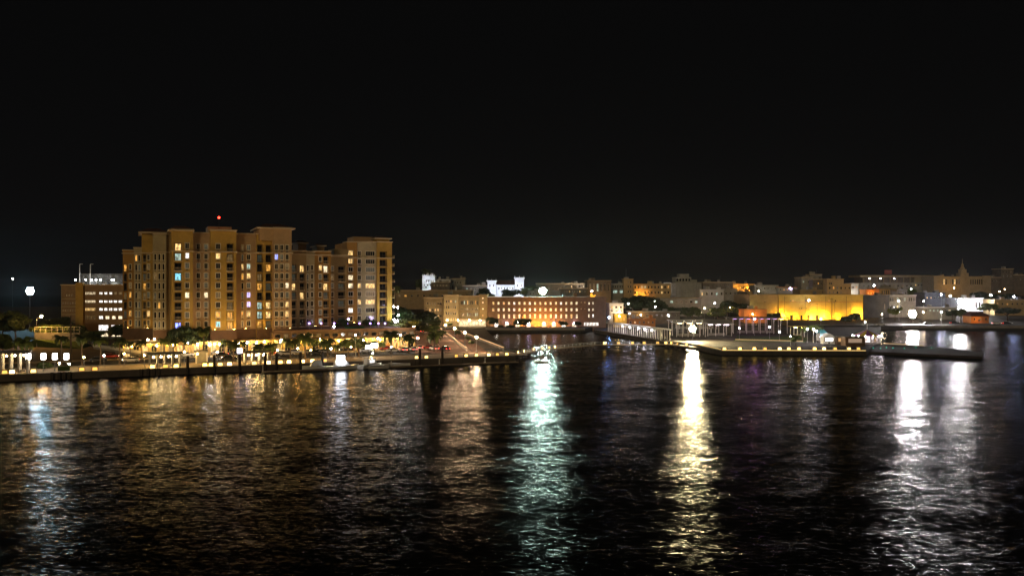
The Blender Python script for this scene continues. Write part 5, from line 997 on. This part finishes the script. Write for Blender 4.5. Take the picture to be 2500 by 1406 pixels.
def pavilion(name, label, px0, px1, pyb, pyroof, dep, ncols, col, I, roof=wmetal, n_l=3, slope=0, wall=None):
    g = G((px0 + px1) / 2, pyb); s = g.y / F; w = (px1 - px0) * s; h = zat(pyroof, g.y) - LZ
    t = thing(name, label, 'pavilion', ((px0 - CX) * s, g.y, LZ)); q = B()
    q.add([(-.8, -.8, h), (w + .8, -.8, h), (w + .8, dep + .8, h + slope), (-.8, dep + .8, h + slope), (-.8, -.8, h + .3), (w + .8, -.8, h + .3), (w + .8, dep + .8, h + slope + .3), (-.8, dep + .8, h + slope + .3)], [(0, 3, 2, 1), (4, 5, 6, 7), (0, 1, 5, 4), (1, 2, 6, 5), (2, 3, 7, 6), (3, 0, 4, 7)])
    part('roof', q, roof, t)
    for k in range(ncols):
        x = w * k / (ncols - 1)
        for y in (0, dep): part('column', B().tube((x, y, 0), (x, y, h + slope * y / dep - .01), .16, .16, 8), wmetal, t)
    part('plinth', B().box(-.5, w + .5, -.5, dep + .5, .008, .3), MATS['plaza_paving'], t)
    if wall: part('back_wall', B().box(0, w, dep * .8, dep * .8 + .2, .3, h + slope * .8 - .02), wall, t)
    part('counter', B().box(w * .15, w * .85, dep * .5, dep * .5 + .7, .31, 1.3), wall or conc, t)
    for k in range(n_l):
        x = w * (k + .5) / n_l; f_ = part('light_strip', B().box(x - w / n_l * .3, x + w / n_l * .3, dep * .25, dep * .25 + .3, h - .25, h - .12), dmetal, t)
        part('tube', B().box(x - w / n_l * .28, x + w / n_l * .28, dep * .25 + .03, dep * .25 + .27, h - .32, h - .26), lampmat(col, I, .5), f_)
    return t
pavilion('front_pavilion', 'open pavilion with pale columns around the warm floodlight', 1652, 1722, 824, 788, 9, 6, (1, .75, .4), 24)
pavilion('canopy_pavilion', 'white winged canopy pavilion right of the warm floodlight', 1728, 1786, 822, 792, 8, 4, (1, .8, .85), 30, slope=1.4, roof=CARCOL['white'])
pavilion('long_pavilion', 'long flat roofed pavilion with purple light strips behind the lawn', 1790, 1922, 816, 777.5, 12, 9, (.75, .45, 1), 5, roof=conc, n_l=8)
pavilion('rear_canopy', 'thin pale canopy behind the front pavilion', 1640, 1750, 805, 783, 8, 7, (1, .85, .7), 40, n_l=5)
yk = pavilion('yellow_kiosk', 'small kiosk with a yellow lit frame on the pier lawn', 1938, 1964, 824, 798, 4, 4, (1, .8, .2), 120, roof=yellowr, n_l=2)
def booth(name, label, px0, px1, py0, py1, wallm, roofm_, glow, gI, gable=True, dep=3.0):
    g = G((px0 + px1) / 2, py1); s = g.y / F; w = (px1 - px0) * s; h = (py1 - py0) * s; t = thing(name, label, 'kiosk', ((px0 - CX) * s, g.y, LZ)); hw = h * (.66 if gable else .9)
    part('wall', wall_mesh(B(), 0, w, 0, dep, .01, hw, [(w * .15, w * .85, hw * .42, hw * .88, .25)]), wallm, t)
    part('serving_hatch', B().box(w * .15, w * .85, .2, .24, hw * .42, hw * .88), emit(name + '_glow', glow, gI, False), t)
    part('counter', B().box(w * .1, w * .9, -.3, -.01, hw * .36, hw * .41), conc, t)
    q = B()
    if gable: q.add([(-.3, -.35, hw), (w + .3, -.35, hw), (w + .3, dep + .3, hw), (-.3, dep + .3, hw), (w / 2, -.35, h), (w / 2, dep + .3, h)], [(0, 1, 4), (1, 2, 5, 4), (2, 3, 5), (3, 0, 4, 5), (0, 3, 2, 1)])
    else: q.box(-.3, w + .3, -.5, dep + .3, hw + .004, h)
    part('roof', q, roofm_, t); return t
booth('blue_kiosk', 'pointed blue roofed kiosk left of the white booth', 2000, 2019, 804, 832, CARCOL['white'], mat('aqua_roof', (.08, .38, .45), .6), (.4, .9, 1), 1.2)
booth('white_booth', 'brightly lit white gabled booth near the pier end', 2011, 2038, 814, 840, CARCOL['white'], CARCOL['white'], (1, .96, .9), 5)
booth('brown_kiosk', 'brown kiosk with orange lit panel right of the white booth', 2044, 2062, 821, 841, brownbase, darkr, (1, .55, .2), .7, False)
booth('long_kiosk', 'long brown kiosk at the pier end left of the carousel', 2064, 2112, 822, 845, brownbase, darkr, (.9, .6, .4), .35, False, 4)
wl_ = thing('lit_booth_lamp', 'white booth floodlight on a short post before the gabled booth', 'floodlight', G(2024, 846)); part('post', B().tube((0, 0, 0), (0, 0, 1.2), .06), dmetal, wl_); part('housing', B().box(-.3, .3, -.2, .0, 1.1, 1.6), dmetal, wl_); part('lens', B().box(-.26, .26, .01, .05, 1.15, 1.55), lampmat(WHITE, 150, .26), wl_)
ca = thing('carousel', 'small carousel with yellow and purple pointed roof and lamps', 'carousel', G(2117, 838)); cr = (2150 - 2086) / 2 * G(2117, 838).y / F
part('platform', B().lathe([(cr, .01), (cr, .5)], 20), conc, ca)
for k in range(12):
    a = 2 * PI * k / 12; q = B(); a2 = a + PI / 6
    q.add([(cr * math.cos(a), cr * math.sin(a), 2.9), (cr * math.cos(a2), cr * math.sin(a2), 2.9), (.2 * math.cos(a2), .2 * math.sin(a2), 5.0), (.2 * math.cos(a), .2 * math.sin(a), 5.0)], [(0, 1, 2, 3)])
    part('roof_panel', q, mat('carousel_yellow', (.55, .42, .06), .6) if k % 2 else mat('carousel_purple', (.35, .12, .4), .6), ca)
    part('post', B().tube((cr * .93 * math.cos(a), cr * .93 * math.sin(a), .5), (cr * .93 * math.cos(a), cr * .93 * math.sin(a), 2.9), .07), wmetal, ca)
    part('rim_bulb', B().ball((cr * 1.02 * math.cos(a), cr * 1.02 * math.sin(a), 2.8), .17), lampmat((1, .9, .95), 24, .17), ca)
    q = B(); r_ = cr * .68; q.ball((r_ * math.cos(a), r_ * math.sin(a), 1.5), .32, 7, 5, .8); q.tube((r_ * math.cos(a), r_ * math.sin(a), .5), (r_ * math.cos(a), r_ * math.sin(a), 2.9), .03)
    hx, hy = r_ * math.cos(a) - math.sin(a) * .45, r_ * math.sin(a) + math.cos(a) * .45
    q.tube((r_ * math.cos(a) - math.sin(a) * .2, r_ * math.sin(a) + math.cos(a) * .2, 1.55), (hx, hy, 2.0), .14, .1); q.tube((hx, hy, 2.0), (hx - math.sin(a) * .25, hy + math.cos(a) * .25, 1.85), .1, .06)
    for s in (-.2, .2): q.tube((r_ * math.cos(a) - math.sin(a) * s, r_ * math.sin(a) + math.cos(a) * s, 1.3), (r_ * math.cos(a) - math.sin(a) * s * 1.6, r_ * math.sin(a) + math.cos(a) * s * 1.6, .75), .07, .05)
    part('wooden_horse', q, CARCOL['white'] if k % 2 else sand, ca)
part('centre_drum', B().lathe([(1.0, .5), (1.0, 3.2)], 12), emit('carousel_drum', (1, .85, .9), 1.6), ca); part('finial', B().tube((0, 0, 5.0), (0, 0, 7.4), .1, .03), wmetal, ca)
# low lit wall strips on the pier and the outer ramp
for i, (pa, pb, lb, I) in enumerate((((1795, 831), (1960, 835), 'low lit wall in front of the pier lawn', 1.2), ((2157, 840.5), (2256, 846), 'low lit kerb wall on the outer pier', .8), ((1700, 843), (1760, 856), 'lit curving edge of the pier plaza', 1.6), ((1762, 855.4), (2114, 856.4), 'thin yellow light line along the pier edge', 2.2))):
    a_, b_ = G(*pa, .75 if i == 1 else LZ), G(*pb, .75 if i == 1 else LZ); d = b_ - a_; L = d.length; t = thing('lit_wall', lb, 'wall', a_, math.atan2(d.y, d.x)); hh_ = .16 if i == 3 else .5; part('wall', B().box(0, L, 0, .3, .007, hh_), conc, t); part('light_strip', B().box(0, L, -.04, -.005, hh_ - .12, hh_ - .02), emit('strip_%d' % i, (1, .62, .2), I, False), t)
for i, px in enumerate((2118, 2132, 2150, 2164, 2180, 2208, 2236, 2274)):
    g = G(px, 851 + (i % 3), .75); t = thing('marker_light', 'tiny green marker light on the dark outer pier, %s from left' % ORD[i], 'marker light', g, 0, 'green marker lights')
    part('stem', B().tube((0, 0, 0), (0, 0, .35), .05), dmetal, t); part('lens', B().ball((0, 0, .42), .1, 6, 4), lampmat((.05, 1, .6), .12, .1), t)

# ------------------------------------------------------------------ humid night air round the lamps
hz = part('haze', B().box(-1600, 1800, -300, 2700, -2.6, 48), None, None); hz['kind'] = 'stuff'
hm = bpy.data.materials.new('haze'); hm.use_nodes = True; hn = hm.node_tree.nodes; hn.clear()
ho = hn.new('ShaderNodeOutputMaterial'); pv = hn.new('ShaderNodeVolumePrincipled'); pv.inputs['Density'].default_value = .00004; pv.inputs['Anisotropy'].default_value = .5
pv.inputs['Color'].default_value = (.9, .92, .95, 1); hm.node_tree.links.new(pv.outputs[0], ho.inputs['Volume']); hz.data.materials.append(hm)
